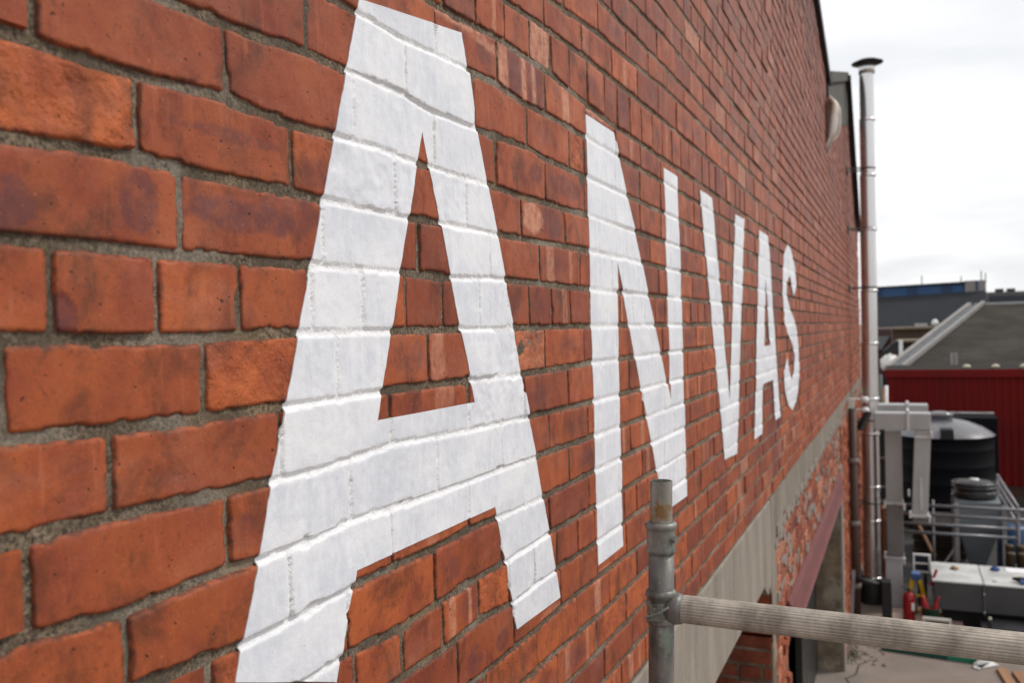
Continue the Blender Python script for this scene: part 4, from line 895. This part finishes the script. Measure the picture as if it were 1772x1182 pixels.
for i in range(40):
    x, y = random.uniform(.0, .42), random.uniform(10.72, 11.7); r_ = random.uniform(.008, .034)
    rb_.lathe((x, y, 0), [(r_ * random.uniform(.8, 1.2), 0), (r_ * random.uniform(.7, 1.1), r_ * .5), (r_ * .4, r_ * random.uniform(.7, 1)), (0, r_)], 6)
rb_.sm = [False] * len(rb_.f); props(rb_.build('rubble', SMEAR), 'grey rubble scattered at the foot of the wall past the pale jamb', 'rubble', None, 'stuff')
random.seed(5)
gm = MB()
for i in range(140):
    x, y = random.gauss(.06, .04), random.gauss(10.95, .12); h_ = random.uniform(.02, .07); d_ = random.uniform(-.05, .05); w_ = random.uniform(.004, .008)
    gm.add([(x, y, 0), (x + w_, y, 0), (x + d_ + w_ / 2, y + random.uniform(-.04, .04), h_)], [(0, 1, 2)])
props(gm.build('grass_tuft', M('weed_green', (.07, .09, .03), .3, 9, .8)), 'small dry green weeds growing at the foot of the pale jamb', 'weeds', None, 'stuff')
cm = MB(); y = 9.4; x = -.05
for i in range(14):
    x2, y2 = x + random.uniform(-.05, .09), y + random.uniform(.08, .15); cm.add([(x, y, .0045), (x + .02, y, .0045), (x2 + .018, y2, .0045), (x2, y2, .0045)], [(0, 1, 2, 3)]); x, y = x2, y2
props(cm.build('ground_crack', M('crack_dirt', (.06, .05, .04), .2, 9, .95)), kind='structure')
dm = MB(); dm.add([(.3, 13.35, .004), (3.6, 13.2, .004), (7, 22, .004), (-.0, 22, .004)], [(0, 1, 2, 3)]); props(dm.build('dark_tarmac', M('oily_tarmac', (.035, .032, .03), .4, 3, .8, 0, .5, 60, .01)), kind='structure')

# ------------------------------------------------------------------ red shed
SHED = M('dark_red_cladding', (.155, .008, .007), .15, 2.0, .7, 0, .05, 20, .003, (.11, .006, .006), (1, 1, .3), spec=.15)
shd = thing('red_shed', 'low shed clad in dark red corrugated sheet behind the tanks', 'shed', (3, 22, 0))
zs_, zr = 2.8111, 0.2485; xs = 0.3334
for i in range(6):
    xa = xs + i * .9; m_ = MB(); p_ = []
    for j in range(6):
        u = xa + j * .15; p_ += [(u, 22.0), (u + .085, 22.0), (u + .100, 21.965), (u + .135, 21.965)]
    p_.append((xa + .9, 22.0)); vs = [(a, b_, z) for z in (zr, zs_ - .16) for a, b_ in p_]; n_ = len(p_)
    m_.add(vs, [(k, k + 1, n_ + k + 1, n_ + k) for k in range(n_ - 1)]); m_.build('cladding_sheet', SHED, shd)
MB().box(xs - .05, xs + 5.45, 21.93, 21.99, zs_ - .17, zs_ + .01).build('top_flashing', SHED, shd, .005)
MB().box(xs, xs + 5.4, 22.02, 24.4, 0, zs_ - .03).build('core', M('brown_render', (.075, .035, .025), .3, 3, .9), shd)
MB().box(xs - .02, xs + 5.42, 21.98, 24.4, zs_ - .029, zs_ + .0).build('roof', M('grey_roof_felt', (.035, .032, .028), .3, 3, .95, spec=.05), shd)
for i, px_ in enumerate((1.9894, 2.5631, 3.1125)):
    MB().lathe((px_, 22.3, zs_), [(.02, 0), (.02, .03), (.085, .04), (.08, .07), (.03, .10), (0, .105)], 16).build('roof_cowl', M('cream_cowl', (.55, .50, .38), .15, 9, .5), shd)
sn = thing('vent_stack', 'pale grey vent stack rising behind the red shed', 'vent', (1.8563, 24.8, 0))
MB().box(1.7779, 1.8432, 24.75, 24.85, 0, 3.0988).box(1.8693, 1.9409, 24.75, 24.85, 0, 3.0988).build('stack', M('pale_grey_stack', (.30, .29, .27), .15, 9, .6), sn)

# ------------------------------------------------------------------ pitched roof beyond
RF = M('mossy_dark_roof', (.060, .054, .047), .6, 1.1, .95, 0, .4, 9, .03, (.016, .015, .012), spec=.05)
GLS = M('blue_grey_rooflight', (.17, .21, .25), .2, 2, .35)
pr_ = thing('pitched_roof_building', 'building with a mossy dark pitched roof and pale sloping verge strips', 'building', (4, 28, 0))
e0 = (0.6654, 25, 2.6922); e1 = (9.5, 25, 2.6922); r0 = (3.2331, 34, 4.4519); r1 = (13, 34, 4.4519)
e2 = (0.3062, 25, e0[2] - .02); r2 = (2.8124, 34, r0[2] - .05)
MB().add([e0, e1, r1, r0], [(0, 1, 2, 3)]).build('roof_slope', RF, pr_)
MB().add([e2, e0, r0, r2], [(0, 1, 2, 3)]).build('rooflight_strip', GLS, pr_)
for a, b_, w_ in ((e0, r0, .10), (e2, r2, .12)): MB().beam((a[0], a[1], a[2] + .05), (b_[0], b_[1], b_[2] + .06), w_, .12).build('verge_strip', M('pale_lead_verge', (.27, .255, .245), .3, 3, .7), pr_)
MB().beam((e0[0] - .16, e0[1], e0[2] + .03), (r0[0] - .2, r0[1], r0[2] + .03), .05, .05).build('verge_strip', M('dark_gutter', (.10, .12, .13), .2, 3, .5), pr_)
MB().box(r0[0], 13, 33.9, 34.1, r0[2] - .04, r0[2] + .05).build('ridge_capping', M('pale_ridge', (.40, .40, .41), .15, 3, .6), pr_)
MB().prism([(e2[0] + .1, 25.05), (9.4, 25.05), (12.9, 33.9), (r2[0] + .1, 33.9)], 2, 0, e0[2] - .12).build('walls', M('grey_building_render', (.16, .15, .14), .3, 2, .9), pr_)

# ------------------------------------------------------------------ far buildings
fbd = thing('dark_slate_building', 'long dark slate roofed building with a blue clad storey on the skyline', 'building', (2, 62, 0))
MB().add([(-1.6862, 60, 3.596), (5.3962, 60, 3.596), (5.6029, 63, 5.7793), (-1.7627, 63, 5.5559)], [(0, 1, 2, 3)]).build('slate_roof', M('dark_slate', (.040, .042, .047), .35, .8, .85, 0, .2, 5, .03, (.028, .030, .034), spec=.08), fbd)
MB().box(-1.6862, 5.3962, 60.1, 66, 0, 3.596 - .05).build('walls', M('far_brown_wall', (.12, .10, .09), .2, 1, .9), fbd)
BLU2 = M('blue_cladding', (.022, .075, .19), .15, 1, .5); BLU3 = M('deep_blue_cladding', (.012, .04, .11), .15, 1, .5)
xs_ = [-1.7641, -0.4137, 1.0155, 1.6682, 3.0565, 3.6906, 4.352]
for i in range(6): 
    m_ = MB(); z0 = 5.6359; m_.box(xs_[i], xs_[i + 1], 63.2 + .03 * (i % 2), 66, z0, 6.2335); m_.build('blue_panel', BLU2 if i % 2 else BLU3, fbd)
MB().prism([(xs_[0], 6.2335 + .01), (xs_[6] + .1, 6.3082 + .01), (xs_[6] + .1, 6.4202), (xs_[0], 6.2709)], 1, 63.0, 66).build('parapet', M('dark_parapet', (.06, .06, .065), .1, 1, .7), fbd)
MB().box(xs_[6] + .05, 5.5948, 63.1, 66, 5.5612, 6.4576).build('plant_room', M('far_grey_panel', (.22, .21, .21), .15, 1, .7), fbd)
MB().box(5.0327, 5.1302, 63.02, 63.08, 5.8196, 6.4162).build('downpipe', BLU3, fbd)
for px_, yt in ((1.9276, 6.9198), (4.2178, 6.7698), (5.368, 7.0699), (5.612, 6.9198)):
    MB().tube([(px_, 63.5, 6.2446), (px_, 63.5, yt)], .035, 6).build('aerial', M('far_mast', (.20, .21, .23), .1, 1, .6), fbd)
f2 = thing('low_terrace', 'low grey terrace with small chimneys at the right of the skyline', 'building', (8, 70, 0))
MB().box(6.2184, 15, 70, 78, 0, 5.864).build('walls', M('far_grey_terrace', (.13, .125, .12), .2, 1, .9), f2)
MB().box(6.3094, 15, 69.7, 69.95, 5.1569, 5.5696).build('window_band', M('far_dark_band', (.03, .035, .05), .2, 1, .5), f2)
for px_ in (6.9824, 7.6926): MB().box(px_ - .25, px_ + .25, 70.2, 70.8, 5.8781, 6.0864).build('chimney', M('far_dark_band', (.03, .035, .05)), f2)
f3 = thing('brown_roofed_outbuilding', 'brown flat roofed outbuilding below the dark slate roof', 'building', (1, 40, 0))
MB().box(0.3001, 2.5876, 40, 44, 0, 3.6027).build('walls', M('far_brown_boards', (.075, .05, .032), .3, 1.5, .9), f3)
MB().box(0.2603, 2.622, 39.8, 44.2, 3.6159, 3.6984).build('roof', M('far_tan_felt', (.20, .16, .11), .2, 1, .9), f3)
MB().box(1.1831, 1.6367, 40.2, 41.4, 3.6963, 3.8391).build('roof_box', M('far_pale_box', (.42, .41, .40), .1, 1, .7), f3)
f4 = thing('timber_lean_to', 'low timber lean-to with a tan roof edge behind the verge strips', 'building', (1, 32, 0))
MB().box(0.5219, 1.6848, 32, 34, 0, 3.2263).build('walls', M('far_dark_timber', (.05, .04, .033), .3, 2, .9), f4); MB().box(0.509, 1.7159, 31.8, 34.2, 3.24, 3.3059).build('roof', M('far_tan_felt', (.2, .16, .11)), f4)
f5 = thing('red_brick_house', 'far small red brown house at the left of the dark roofed building', 'building', (-.5, 45, 0))
MB().box(-0.8527, 0.2301, 45, 50, 0, 3.6188).build('walls', M('far_red_brown', (.09, .05, .045), .3, 1, .9), f5)
MB().prism([(-0.8549, 3.2738), (0.1511, 3.2738), (-0.2097, 2.6622), (-0.866, 2.6622)], 1, 44.7, 44.9).build('grey_gable', M('far_grey_slope', (.18, .19, .20), .2, 1, .8), f5)
sd_ = thing('satellite_dish', 'tiny white satellite dish on the brown flat roof', 'satellite dish', (1.9152, 40, 3.6974))
MB().tube([(1.9152, 40, 3.6737), (1.9152, 40, 3.8157)], .03, 6).lathe((1.9129, 39.9, 3.7451), [(0, 0), (.10, .02), (.14, .10), (.08, .22), (0, .26)], 12).build('dish', WHT, sd_)
wm = thing('white_post', 'white post leaning beside the white heap behind the red shed', 'post', (0.5718, 26.5, 0))
MB().beam((0.5671, 26.5, 0), (0.6371, 26.5, 3.4049), .12, .10).build('post', WHT, wm)
wh = blob('tarpaulin_heap', 'crumpled white tarpaulin heaped behind the left end of the red shed', 'tarpaulin', (0.3667, 26, 2.6131), M('white_tarpaulin', (.68, .66, .62), .2, 3, .6), .26, .3, .40, 9)
MB().box(0.2945, 1.2056, 25.8, 26.3, 0, 2.5977).build('base_stack', DARK, wh)
dc = thing('dark_cowl_box', 'black sloping cowl beside the white heap on the left', 'cowl', (0.3195, 27, 0))
MB().prism([(0.1541, 0), (0.5882, 0), (0.5882, 3.3636), (0.4989, 3.3956), (0.1541, 3.0917)], 1, 27, 27.8).build('cowl', BLK, dc)
gp = thing('pipe_bundle', 'bundle of grey and orange posts left of the red shed', 'posts', (.3, 19.5, 0))
for x, yt, c_ in ((0.2433, 2.8423, 'g'), (0.2978, 2.5647, 'o'), (0.3484, 2.6176, 'w')):
    MB().tube([(x, 19.5, 0), (x, 19.5, yt)], .035, 8).build('post', {'g': M('green_grey_post', (.10, .11, .10), .3, 9), 'o': M('orange_post', (.38, .17, .09), .3, 9), 'w': WHT}[c_], gp)
MB().box(0.1838, 0.381, 19.55, 19.8, 0, 2.3485).build('crate', M('dark_grey_crate', (.06, .06, .065), .2, 9), gp)
